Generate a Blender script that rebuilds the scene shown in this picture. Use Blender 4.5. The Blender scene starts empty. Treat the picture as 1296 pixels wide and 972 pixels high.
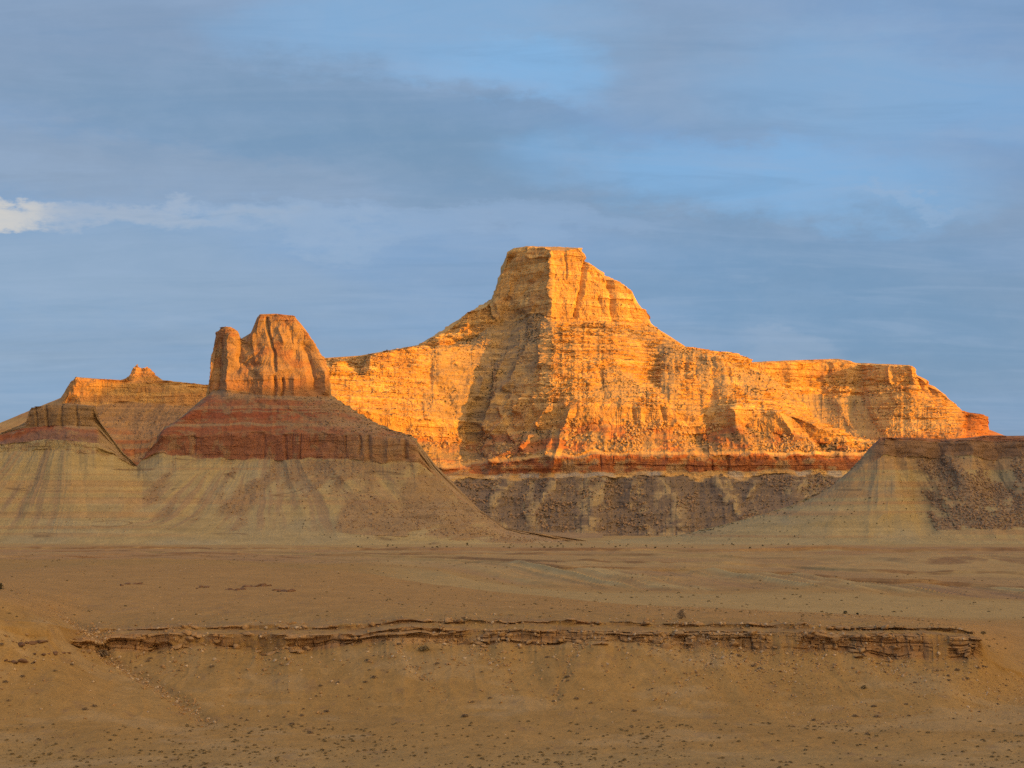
import bpy, math, random
import numpy as np
from concurrent.futures import ThreadPoolExecutor
R = math.radians
random.seed(4); RNG = np.random.default_rng(11)
scene = bpy.context.scene
COL = scene.collection

# ------------------------------------------------------------------ camera
FPX, EYE = 1994.0, 640.0                      # focal length and eye level in photo pixels (1296 x 972)
PITCH = math.atan((EYE - 486.0) / FPX)
cam = bpy.data.cameras.new("camera"); cam.sensor_width = 36; cam.lens = FPX * 36 / 1296
cam.clip_start = 0.5; cam.clip_end = 90000
co = bpy.data.objects.new("camera", cam); COL.objects.link(co)
co.location = (0, 0, 0); co.rotation_euler = (math.pi / 2 + PITCH, 0, 0)
scene.camera = co

# ------------------------------------------------------------------ sun, sky, exposure
SUN_AZ, SUN_EL = R(62), R(6.0)                # azimuth: from straight behind the camera, towards its right
SH = np.array([math.sin(SUN_AZ), -math.cos(SUN_AZ)])   # horizontal direction towards the sun
PH = np.array([math.cos(SUN_AZ), math.sin(SUN_AZ)])
SD = (SH[0]*math.cos(SUN_EL), SH[1]*math.cos(SUN_EL), math.sin(SUN_EL))
sl = bpy.data.lights.new("sun", 'SUN'); sl.energy = 5.0; sl.angle = R(0.5); sl.color = (1.0, 0.385, 0.015)
so = bpy.data.objects.new("sun", sl); COL.objects.link(so)
so.rotation_euler = (math.pi/2 - SUN_EL, 0, math.atan2(SH[0], -SH[1]))
so.location = (3000, -1500, 2000)

w = bpy.data.worlds.new("World"); scene.world = w; w.use_nodes = True
nt = w.node_tree; nt.nodes.clear()
def N(tree, typ, **kw):
    n = tree.nodes.new(typ)
    for k, v in kw.items(): setattr(n, k, v)
    return n
def val(tree, x):
    return x
def link(tree, a, b): tree.links.new(a, b)
def math_n(tree, op, a, b=None, clamp=False):
    n = N(tree, 'ShaderNodeMath', operation=op, use_clamp=clamp)
    for i, v in enumerate((a, b)):
        if v is None: continue
        if isinstance(v, (int, float)): n.inputs[i].default_value = v
        else: link(tree, v, n.inputs[i])
    return n.outputs[0]
def mix_c(tree, fac, a, b, mode='MIX'):
    n = N(tree, 'ShaderNodeMix', data_type='RGBA', blend_type=mode)
    for i, v in ((0, fac), (6, a), (7, b)):
        if isinstance(v, (int, float)): n.inputs[i].default_value = v
        elif isinstance(v, tuple): n.inputs[i].default_value = (*v, 1)
        else: link(tree, v, n.inputs[i])
    return n.outputs[2]
def mrange(tree, v, a, b, c=0.0, d=1.0, smooth=True):
    n = N(tree, 'ShaderNodeMapRange', interpolation_type='SMOOTHSTEP' if smooth else 'LINEAR')
    link(tree, v, n.inputs[0])
    for i, x in enumerate((a, b, c, d)): n.inputs[i+1].default_value = x
    return n.outputs[0]
def dot_n(tree, a, vec):
    n = N(tree, 'ShaderNodeVectorMath', operation='DOT_PRODUCT'); link(tree, a, n.inputs[0]); n.inputs[1].default_value = vec
    return n.outputs['Value']
def noise_n(tree, vec, scale, detail=4, rough=0.5, vscale=(1,1,1), rot=(0,0,0), loc=(0,0,0), dist=0.0):
    m = N(tree, 'ShaderNodeMapping'); link(tree, vec, m.inputs[0])
    m.inputs['Scale'].default_value = vscale; m.inputs['Rotation'].default_value = rot; m.inputs['Location'].default_value = loc
    n = N(tree, 'ShaderNodeTexNoise'); link(tree, m.outputs[0], n.inputs['Vector'])
    n.inputs['Scale'].default_value = scale; n.inputs['Detail'].default_value = detail
    n.inputs['Roughness'].default_value = rough; n.inputs['Distortion'].default_value = dist
    return n.outputs['Fac']

tc = N(nt, 'ShaderNodeTexCoord'); G = tc.outputs['Generated']
sky = N(nt, 'ShaderNodeTexSky', sky_type='NISHITA', sun_disc=False)
sky.sun_elevation = SUN_EL; sky.sun_rotation = math.atan2(SH[0], SH[1]); sky.air_density = 1.0; sky.dust_density = 1.0; sky.ozone_density = 1.5
# cloud deck: blue-grey veil away from the sun, sunlit warm cloud towards it
sep = N(nt, 'ShaderNodeSeparateXYZ'); link(nt, G, sep.inputs[0])
el = math_n(nt, 'MAXIMUM', sep.outputs[2], 0.0)
elp = math_n(nt, 'ADD', el, 0.12)
px_ = math_n(nt, 'DIVIDE', sep.outputs[0], elp); py_ = math_n(nt, 'DIVIDE', sep.outputs[1], elp)
cmb = N(nt, 'ShaderNodeCombineXYZ'); link(nt, px_, cmb.inputs[0]); link(nt, py_, cmb.inputs[1])
CP = cmb.outputs[0]                           # the cloud sheet seen in perspective: streaks flatten to the horizon
tosun = dot_n(nt, G, tuple(SD))
warm = mrange(nt, tosun, 0.0, 0.62)
n1 = noise_n(nt, CP, 0.75, 7, 0.52, vscale=(0.45, 1, 1), rot=(0,0,0.28), dist=0.4)
n2 = noise_n(nt, CP, 2.6, 6, 0.58, vscale=(0.30, 1, 1), rot=(0,0,0.22), loc=(3.1,1.7,0), dist=0.5)
n3 = noise_n(nt, CP, 0.5, 3, 0.5, loc=(5,2,0))
yy_ = math_n(nt, 'MAXIMUM', sep.outputs[1], 0.05)
su = math_n(nt, 'DIVIDE', sep.outputs[0], yy_); sv = math_n(nt, 'DIVIDE', sep.outputs[2], yy_)
wn = noise_n(nt, G, 4.0, 5, 0.6, vscale=(1,1,2.5)); wn2 = noise_n(nt, G, 5.0, 8, 0.66, vscale=(1,1,2.5), loc=(4,2,7))
su = math_n(nt, 'ADD', su, math_n(nt, 'MULTIPLY', math_n(nt, 'SUBTRACT', wn, 0.5), 0.22))
sv2 = math_n(nt, 'ADD', sv, math_n(nt, 'MULTIPLY', math_n(nt, 'SUBTRACT', wn2, 0.5), 0.13))
def blob(col, px, py, rx, ry, amt, slope=0.0):
    """one patch of the cloud deck, centred on a compass bearing and height"""
    global veil
    a = math_n(nt, 'DIVIDE', math_n(nt, 'SUBTRACT', su, (px-648)/FPX), rx/FPX)
    b0 = math_n(nt, 'SUBTRACT', sv2, (EYE-py)/FPX)
    b0 = math_n(nt, 'ADD', b0, math_n(nt, 'MULTIPLY', math_n(nt, 'SUBTRACT', su, (px-648)/FPX), slope))
    b = math_n(nt, 'DIVIDE', b0, ry/FPX)
    d = math_n(nt, 'ADD', math_n(nt, 'MULTIPLY', a, a), math_n(nt, 'MULTIPLY', b, b))
    veil = mix_c(nt, mrange(nt, d, 1.0, 0.0, 0, amt), veil, col)
veil = mix_c(nt, mrange(nt, n1, 0.36, 0.64), (1.95, 2.75, 4.1), (1.75, 3.05, 5.2))
veil = mix_c(nt, mrange(nt, n2, 0.48, 0.72, 0, 0.15), veil, (2.5, 3.5, 5.1))
hz = mrange(nt, el, 0.0, 0.17)
veil = mix_c(nt, hz, mix_c(nt, 0.6, veil, (1.85, 2.85, 4.35)), veil)
blob((1.3, 2.5, 4.2), 1120, 390, 420, 150, 0.7, 0.05)
blob((1.4, 2.5, 4.0), 700, 220, 680, 80, 0.55, 0.05)
blob((1.35, 2.45, 3.9), 380, 140, 520, 85, 0.5, 0.10)
blob((2.35, 3.25, 4.6), 120, 350, 420, 110, 0.7, 0.05)
blob((2.3, 3.0, 4.2), 160, 215, 330, 48, 0.6, 0.14)
blob((2.2, 3.1, 4.4), 930, 80, 360, 100, 0.45, 0.12)
blob((2.0, 4.2, 7.1), 665, 92, 150, 50, 0.7, 0.06)
blob((2.0, 4.0, 6.6), 520, 35, 340, 85, 0.6, 0.05)
blob((2.0, 3.9, 6.4), 1150, 100, 320, 90, 0.5, 0.1)
blob((1.95, 4.0, 6.8), 960, 215, 380, 80, 0.75, 0.02)
blob((2.3, 3.5, 5.4), 560, 285, 420, 22, 0.5, 0.05)
blob((2.9, 3.8, 5.2), 320, 283, 220, 24, 0.45, 0.06)
blob((2.9, 3.9, 5.5), 1150, 245, 90, 12, 0.35, 0.0)
blob((2.5, 3.4, 4.9), 990, 445, 80, 26, 0.55, 0.0)
blob((4.0, 4.3, 5.0), 100, 264, 240, 22, 0.5, 0.10)
blob((6.6, 5.9, 5.0), -10, 252, 120, 22, 0.7, 0.10)
wsp = noise_n(nt, CP, 5.5, 8, 0.62, vscale=(0.35, 1, 1), rot=(0,0,0.25), loc=(9,4,0), dist=0.8)
wsp2 = noise_n(nt, G, 22.0, 6, 0.65, vscale=(1,1,1.6), rot=(0,0.12,0))
veil = mix_c(nt, mrange(nt, wsp, 0.46, 0.70, 0, 0.28), veil, (2.7, 3.7, 5.4))
veil = mix_c(nt, mrange(nt, wsp2, 0.40, 0.66, 0, 0.14), veil, (2.9, 3.8, 5.3))
veil = mix_c(nt, mrange(nt, wsp, 0.50, 0.30, 0, 0.25), veil, (1.25, 2.35, 4.0))
glow = mrange(nt, tosun, 0.6, 0.98)
warmc = mix_c(nt, mrange(nt, n3, 0.4, 0.6), (16.0, 10.4, 5.2), (12.0, 8.6, 5.2))
warmc = mix_c(nt, glow, warmc, (26.0, 16.5, 7.0))
cl = mix_c(nt, warm, veil, warmc)
skyc = mix_c(nt, 0.82, sky.outputs[0], cl)
bg = N(nt, 'ShaderNodeBackground'); link(nt, skyc, bg.inputs[0]); bg.inputs[1].default_value = 0.1
wo = N(nt, 'ShaderNodeOutputWorld'); link(nt, bg.outputs[0], wo.inputs[0])

vs = scene.view_settings
vs.view_transform = 'Standard'; vs.look = 'None'; vs.exposure = 0.35; vs.gamma = 1.0; vs.use_curve_mapping = False
scene.cycles.max_bounces = 4; scene.cycles.diffuse_bounces = 3
scene.cycles.use_denoising = False

# ------------------------------------------------------------------ numeric helpers
PERM = RNG.permutation(4096).astype(np.int32); PERM = np.concatenate([PERM, PERM])
VALS = RNG.uniform(-1, 1, 4096).astype(np.float32)
POOL = ThreadPoolExecutor(4)
def _vn(x, y, z):
    xi = np.floor(x); yi = np.floor(y); zi = np.floor(z)
    fx = x - xi; fy = y - yi; fz = z - zi
    xi = xi.astype(np.int32) & 4095; yi = yi.astype(np.int32) & 4095; zi = zi.astype(np.int32) & 4095
    u = fx*fx*(3-2*fx); v = fy*fy*(3-2*fy); t = fz*fz*(3-2*fz)
    x1 = (xi+1) & 4095; y1 = (yi+1) & 4095; z1 = (zi+1) & 4095
    A = PERM[xi]; B = PERM[x1]
    AA = PERM[A+yi]; AB = PERM[A+y1]; BA = PERM[B+yi]; BB = PERM[B+y1]
    def g(p, q): return VALS[PERM[p+q]]
    a = g(AA, zi); b = g(BA, zi); c = g(AB, zi); d = g(BB, zi)
    e = g(AA, z1); f_ = g(BA, z1); h = g(AB, z1); i = g(BB, z1)
    r0 = (a+(b-a)*u); r0 = r0 + ((c+(d-c)*u) - r0)*v
    r1 = (e+(f_-e)*u); r1 = r1 + ((h+(i-h)*u) - r1)*v
    return r0 + (r1-r0)*t
def vnoise(x, y, z=0.0):
    x, y, z = np.broadcast_arrays(np.asarray(x, np.float32), np.asarray(y, np.float32), np.asarray(z, np.float32))
    sh = x.shape; x = x.ravel(); y = y.ravel(); z = z.ravel(); n = x.size
    if n < 20000: return _vn(x, y, z).reshape(sh)
    cut = np.linspace(0, n, 17).astype(int)
    parts = list(POOL.map(lambda k: _vn(x[cut[k]:cut[k+1]], y[cut[k]:cut[k+1]], z[cut[k]:cut[k+1]]), range(16)))
    return np.concatenate(parts).reshape(sh)
def fbm(x, y, z=0.0, o=4, g=0.5):
    s = 0; a = 1; t = 0
    for k in range(o):
        m = 2.03**k
        s = s + a*vnoise(x*m+k*17.3, y*m+k*9.1, z*m+k*5.7); t += a; a *= g
    return s/t
def ridged(x, y, z=0.0, o=3, g=0.5):        # 1 on crests, 0 in hollows
    s = 0; a = 1; t = 0
    for k in range(o):
        m = 2.1**k
        s = s + a*(1-np.abs(vnoise(x*m+k*11.3, y*m+k*7.7, z*m+k*3.1))*1.6); t += a; a *= g
    return s/t
def ss(a, b, x):
    t = np.clip((x-a)/(b-a), 0, 1); return t*t*(3-2*t)
def lerp(a, b, t): return a+(b-a)*t
def W(px, py, D):                            # a traced photo point at distance D becomes a place in the world
    u = (px-648.0)/FPX; v = (486.0-py)/FPX
    c, s = math.cos(PITCH), math.sin(PITCH)
    k = D/(c - v*s)
    return np.stack([u*k, D+0*k, (s+v*c)*k], -1)

def props(o, kind=None, label=None, cat=None, group=None):
    if kind: o['kind'] = kind
    if label: o['label'] = label
    if cat: o['category'] = cat
    if group: o['group'] = group
    return o
def grid_mesh(name, P, color, mat, smooth=False):
    nr, nc = P.shape[:2]
    me = bpy.data.meshes.new(name)
    me.vertices.add(nr*nc); me.vertices.foreach_set('co', P.astype(np.float32).ravel())
    i = np.arange(nr*nc, dtype=np.int32).reshape(nr, nc)
    q = np.stack([i[:-1,:-1], i[:-1,1:], i[1:,1:], i[1:,:-1]], -1).reshape(-1, 4)
    me.loops.add(q.size); me.loops.foreach_set('vertex_index', q.ravel())
    me.polygons.add(len(q)); me.polygons.foreach_set('loop_start', np.arange(0, q.size, 4, dtype=np.int32))
    me.polygons.foreach_set('loop_total', np.full(len(q), 4, np.int32))
    if not smooth: me.polygons.foreach_set('use_smooth', np.zeros(len(q), bool))
    me.update(calc_edges=True)
    if smooth: me.polygons.foreach_set('use_smooth', np.ones(len(q), bool))
    else: me.shade_flat()
    a = me.color_attributes.new('albedo', 'FLOAT_COLOR', 'POINT')
    c4 = np.ones((nr*nc, 4), np.float32); c4[:, :3] = np.clip(color.reshape(-1, 3), 0.005, 0.9)
    a.data.foreach_set('color', c4.ravel())
    me.materials.append(mat)
    o = bpy.data.objects.new(name, me); COL.objects.link(o)
    return o

def rock_material(name, s1, s2, bump, vary=0.30, zs=1.0):
    m = bpy.data.materials.new(name); m.use_nodes = True; t = m.node_tree; t.nodes.clear()
    at = N(t, 'ShaderNodeAttribute', attribute_name='albedo')
    geo = N(t, 'ShaderNodeNewGeometry'); pos = geo.outputs['Position']
    a = noise_n(t, pos, s1, 5, 0.6, vscale=(1,1,zs)); b = noise_n(t, pos, s2, 4, 0.6, vscale=(1,1,zs), loc=(7,3,1))
    f = math_n(t, 'ADD', math_n(t, 'MULTIPLY', math_n(t, 'SUBTRACT', a, 0.5), vary*2.2), math_n(t, 'MULTIPLY', math_n(t, 'SUBTRACT', b, 0.5), vary*2.2))
    f = math_n(t, 'ADD', f, 1.0)
    vm = N(t, 'ShaderNodeVectorMath', operation='SCALE'); link(t, at.outputs['Color'], vm.inputs[0]); link(t, f, vm.inputs['Scale'])
    bs = N(t, 'ShaderNodeBsdfPrincipled'); link(t, vm.outputs[0], bs.inputs['Base Color'])
    bs.inputs['Roughness'].default_value = 0.95; bs.inputs['Specular IOR Level'].default_value = 0.1
    bp = N(t, 'ShaderNodeBump'); bp.inputs['Strength'].default_value = 1.0; bp.inputs['Distance'].default_value = bump
    link(t, math_n(t, 'ADD', a, b), bp.inputs['Height']); link(t, bp.outputs[0], bs.inputs['Normal'])
    out = N(t, 'ShaderNodeOutputMaterial'); link(t, bs.outputs[0], out.inputs[0])
    return m
MAT_FAR = rock_material('weathered_sandstone', 0.035, 0.14, 2.0, 0.22, 1.6)
MAT_GROUND = rock_material('desert_soil', 0.30, 1.3, 0.22, 0.26, 1.0)
def flat_material(name, col, vary=0.4, scale=1.0):
    m = bpy.data.materials.new(name); m.use_nodes = True; t = m.node_tree
    bs = t.nodes['Principled BSDF']; bs.inputs['Roughness'].default_value = 0.9; bs.inputs['Specular IOR Level'].default_value = 0.15
    geo = N(t, 'ShaderNodeNewGeometry'); n = noise_n(t, geo.outputs['Position'], scale, 4, 0.6)
    f = math_n(t, 'ADD', math_n(t, 'MULTIPLY', math_n(t, 'SUBTRACT', n, 0.5), vary*3), 1.0)
    vm = N(t, 'ShaderNodeVectorMath', operation='SCALE'); vm.inputs[0].default_value = col; link(t, f, vm.inputs['Scale'])
    link(t, vm.outputs[0], bs.inputs['Base Color'])
    return m

KINDS5 = 'cltbf'    # cliff, ledgy, talus, badland, flat
def loft(curves, rows, kinds, pxs, wig=0.0, smooth=False, crest=0, jy=None):
    """curves: lists of (px,py,D) bottom to top; rows: sub-rows per span; kinds: letters per span.
    returns world grid, per-vertex kind weights, span coordinate"""
    C = []
    for c in curves:
        c = np.array(c, float)
        dd = np.interp(pxs, c[:,0], c[:,2])
        C.append(np.stack([np.interp(pxs, c[:,0], c[:,1]), dd], -1))
    C = np.array(C)                                           # n, cols, 2
    if smooth:                                                # soil surfaces have no kinks
        kk_ = np.ones(31)/31
        for i in range(3, len(C)):
            if 6 <= i <= 9: continue
            for ch in (0, 1):
                for _ in range(2): C[i,:,ch] = np.convolve(np.pad(C[i,:,ch], 15, mode='edge'), kk_, 'valid')
    for i, a_ in (jy or {}).items():                          # beds and ledges never run ruler-straight
        C[i,:,0] += a_*1.5*fbm(pxs/26, 1.7*(i//2), 3.3, 5, 0.6)
    for i in range(crest-1, -1, -1):                          # keep the lines in order below the crest
        C[i,:,0] = np.maximum(C[i,:,0], C[i+1,:,0]+0.12); C[i,:,1] = np.minimum(C[i,:,1], C[i+1,:,1]-0.5)
    T = np.concatenate([np.linspace(i, i+1, r, endpoint=False) for i, r in enumerate(rows)] + [[len(rows)]])
    Pw = W(pxs[None, :], C[:, :, 0], C[:, :, 1])              # n, cols, 3
    out = np.empty((len(T), len(pxs), 3))
    i0 = np.clip(T.astype(int), 0, len(rows)-1); f = (T-i0)
    if smooth:
        n = len(C); im = np.clip(i0-1, 0, n-1); i1 = i0+1; i2 = np.clip(i0+2, 0, n-1)
        # monotone-ish cubic in world space
        a, b, c_, d = Pw[im], Pw[i0], Pw[i1], Pw[i2]
        F_ = f[:, None, None]
        m0 = (c_-a)*0.5; m1 = (d-b)*0.5
        lim = 1.2*(c_-b)
        lo_, hi_ = np.minimum(0, lim), np.maximum(0, lim); m0 = np.clip(m0, lo_, hi_); m1 = np.clip(m1, lo_, hi_)
        h = (2*F_**3-3*F_**2+1)*b + (F_**3-2*F_**2+F_)*m0 + (-2*F_**3+3*F_**2)*c_ + (F_**3-F_**2)*m1
        out = h
    else:
        F_ = f[:, None, None]; out = Pw[i0]*(1-F_) + Pw[i0+1]*F_
    tt = np.repeat(T[:, None], len(pxs), 1)
    if wig:
        k_ = 9.0; row = T[:, None]
        xw = pxs[None]+k_*1.6*fbm(pxs[None]/40, row*1.7, 4.4, 3)+2.5*(row-row.mean())*0
        D0 = np.array([np.interp(xw[j], pxs, out[j, :, 1]) for j in range(len(T))])
        D0 = blur(D0[..., None], 4)[..., 0]
        out = out*(D0/out[..., 1])[..., None]
        tt = tt + wig*fbm(out[...,0]/60, out[...,1]/60, out[...,2]/60, 3)
    ti = np.clip(tt, 0, len(rows)-1e-4)
    idx = ti.astype(int)
    Wt = {}
    for k in KINDS5:
        tab = np.array([1.0 if k == s else 0.0 for s in kinds])
        Wt[k] = blur(tab[idx], 1)
    return out, Wt, ti
def blur(a, n):
    for _ in range(n):
        p = np.pad(a, ((1,1),(1,1))+((0,0),)*(a.ndim-2), mode='edge')
        a = (p[:-2,1:-1]+p[2:,1:-1]+p[1:-1,:-2]+p[1:-1,2:]+2*p[1:-1,1:-1])/6
    return a
def normals(P, nb=3):
    Q = blur(P, nb)
    du = np.gradient(Q, axis=1); dv = np.gradient(Q, axis=0)
    n = np.cross(du, dv); n /= np.linalg.norm(n, axis=-1, keepdims=True)+1e-9
    s = np.where((n[...,1] > 0) & (n[...,2] < 0), -1, 1)[..., None]
    return n*s
def cols(a, b, step, lo, hi, cstep):
    return np.concatenate([np.arange(lo, a, cstep), np.arange(a, b, step), np.arange(b, hi+cstep, cstep)])

def saw_beds(z, step, warp, seed):
    """saw-tooth of beds of uneven thickness, in -0.5..0.5, rising with height"""
    q = (z+warp)/step; q = q + 0.38*vnoise(q*0.9+seed, seed*3.3, 0.5)
    return q-np.floor(q)-0.5, np.floor(q)
def relief(P, Wt, A, seed, fan=None):
    """A: amplitudes. cliffs get joints and beds, ledgy slopes get terraces, talus gets gullies and lumps"""
    n = normals(P); nh = np.hypot(n[...,0], n[...,1])+1e-6
    h = np.stack([n[...,0]/nh, n[...,1]/nh, 0*nh], -1)
    cot = np.clip(n[...,2]/nh, 0.0, 2.6)
    x, y, z = P[...,0]+seed*100, P[...,1], P[...,2]
    wx = 12*fbm(x/90, y/90, z/90, 2)
    c, l, t, b, fl = (Wt[k] for k in KINDS5)
    big = fbm(x/A['s'], y/A['s'], z/(A['s']*1.8), 3)                       # buttresses and bays
    warp = 6*fbm(x/140, y/140, 0.3, 2)+2.0*fbm(x/22, y/22, 1.3, 2)
    s1, k1 = saw_beds(z, A['step'], warp, seed)
    s2, k2 = saw_beds(z, A['step']*0.36, warp*1.0, seed+5)
    hard = vnoise(k1*3.7+seed, x/160, y/160)                               # how far each bed stands out, fading along it
    brk = ss(-0.35, 0.35, fbm(x/45, y/45, k1*2.3, 3))
    d = (c+l*0.9+t*0.6+b*0.2)*big*A['big']
    if 'gul' in A:
        if fan is None: q = x + 0.35*wx*3
        else: q = fan(P)+wx*1.2
        g = ridged(q/A['gs'], z/700, 0.7+seed, 2)
        GM = A.get('gm', 1.0)
        d = d + (g-0.6)*GM*A['gul']*(t*1.0+b*0.75+l*0.35)
        d = d + (ridged(q/(A['gs']*0.23), z/150, 3.7+seed, 2)-0.6)*GM*A['gul']*0.16*(t+b*1.1+l*0.5)
    crack = ridged(x/34, y/34, z/260, 2)*(0.80+0.28*vnoise(x/55, y/55, z/70+seed))
    d = d + (l*0.9+t*0.7+c*0.55)*A['big']*0.42*(fbm((x-0.4*z)/58, y/58, z/75, 3))*1.6
    blockn = vnoise((x+wx)/24, y/24, z/55+seed); blockq = np.round(blockn*3)/3
    block2 = vnoise((x+wx)/9, y/9, z/15+seed); blockq2 = np.round(block2*2.5)/2.5
    d = d + c*(A['cl']*(-1.5*ss(0.72, 0.97, crack)+0.9*blockq+0.45*blockq2) + A['cl']*0.45*hard + A['cl']*0.35*s2)
    terr = cot*A['step']*s1*(0.35+0.6*brk) + cot*A['step']*0.36*s2*0.85
    slot = -ss(0.34, 0.44, s1)*ss(0.5, 0.46, s1)*ss(0.0, 0.3, fbm(x/38, y/38, k1*1.7, 3)+0.12)
    slot2 = -ss(0.30, 0.42, s2)*ss(-0.05, 0.3, fbm(x/26, y/26, np.round(z/A['step']*4)*0.7, 2))*0.55
    d = d + A.get('slot', 5.0)*A.get('dm', 1.0)*(l*0.9+c*0.22)*(slot+slot2)
    if 'feats' in A: d = d + feat(P, A['feats'])
    if 'dmp' in A: d = d*(1-A['dmp'])
    lump = vnoise(x/7.5, y/7.5, z/7.5); lump = np.maximum(lump, 0)**0.7*np.where(lump > 0, 1, 0)
    d = d + (t+0.35*l*ss(0.1, 0.4, vnoise(x/70, y/70, z/30)))*A['ro']*1.1*lump*ss(-0.2, 0.5, vnoise(x/40, y/40, z/40))
    facet = np.round(vnoise((x+wx)/17, y/17, z/9+seed*2)*2.6)/2.6
    d = d + l*A['cl']*0.8*facet*ss(-0.1, 0.3, vnoise(x/50, y/50, z/20+4)) + c*A['cl']*0.35*facet
    d = d + l*(terr*A.get('te', 0.85) + A['cl']*0.75*blockq*brk + A['cl']*0.32*blockq2 + hard*A['cl']*0.6)
    d = d + t*(terr*0.35*brk)
    d = d + b*A.get('bed', 0.12)*terr
    out = P + h*d[..., None]
    rough = fbm(x/14, y/14, z/14, 4, 0.62)
    out = out + n*(rough*(t*A['ro']+l*A['ro']*0.8+c*A['ro']*0.5+b*A['ro']*0.25))[..., None]
    return out, dict(sl=slot+slot2, n=n, s1=s1, k1=k1, hard=hard, brk=brk, x=x, y=y, z=z, rough=rough, wx=wx)
def proj(P):
    c, s_ = math.cos(PITCH), math.sin(PITCH)
    d = P[...,1]*c+P[...,2]*s_; v = (-P[...,1]*s_+P[...,2]*c)/d
    return 648+FPX*P[...,0]/d, 486-FPX*v
def feat(P, feats, wob=3.0):
    """ribs (+) and gullies (-): each ((x,y),... traced line), width in px, relief in metres"""
    X, Y = proj(P); X = (X+wob*fbm(X/14, Y/14, 3.3, 3)).astype(np.float32); Y = Y.astype(np.float32); tot = np.zeros(X.shape, np.float32)
    def one(f):
        pts, wd, amp = f; best = None
        for (ax, ay), (bx, by) in zip(pts[:-1], pts[1:]):
            dx, dy = bx-ax, by-ay; L = dx*dx+dy*dy+1e-6
            t = np.clip(((X-ax)*dx+(Y-ay)*dy)/L, 0, 1)
            d2 = (X-ax-t*dx)**2+(Y-ay-t*dy)**2
            best = d2 if best is None else np.minimum(best, d2)
        q = np.sqrt(best)/wd
        return amp*np.clip(1-q*0.62, 0, 1)**1.3
    for r in POOL.map(one, feats): tot += r
    return tot
C3 = lambda *a: np.array(a, float)
BUFF, PALE, REDR, YEL, GRN, DARK, RUST, MAROON = C3(.55,.335,.125), C3(.65,.43,.170), C3(.34,.115,.045), C3(.355,.285,.150), C3(.325,.28,.175), C3(.19,.145,.10), C3(.42,.21,.085), C3(.235,.095,.06)
def mixc(a, b, f): return a*(1-f[..., None]) + b*f[..., None]
def strata_shade(I, amt=0.35):
    v = vnoise(I['z']/5.0, I['x']/400, 2.2)*0.6+vnoise(I['z']/1.9, I['x']/150, 9.2)*0.4
    return 1+amt*v

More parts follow.
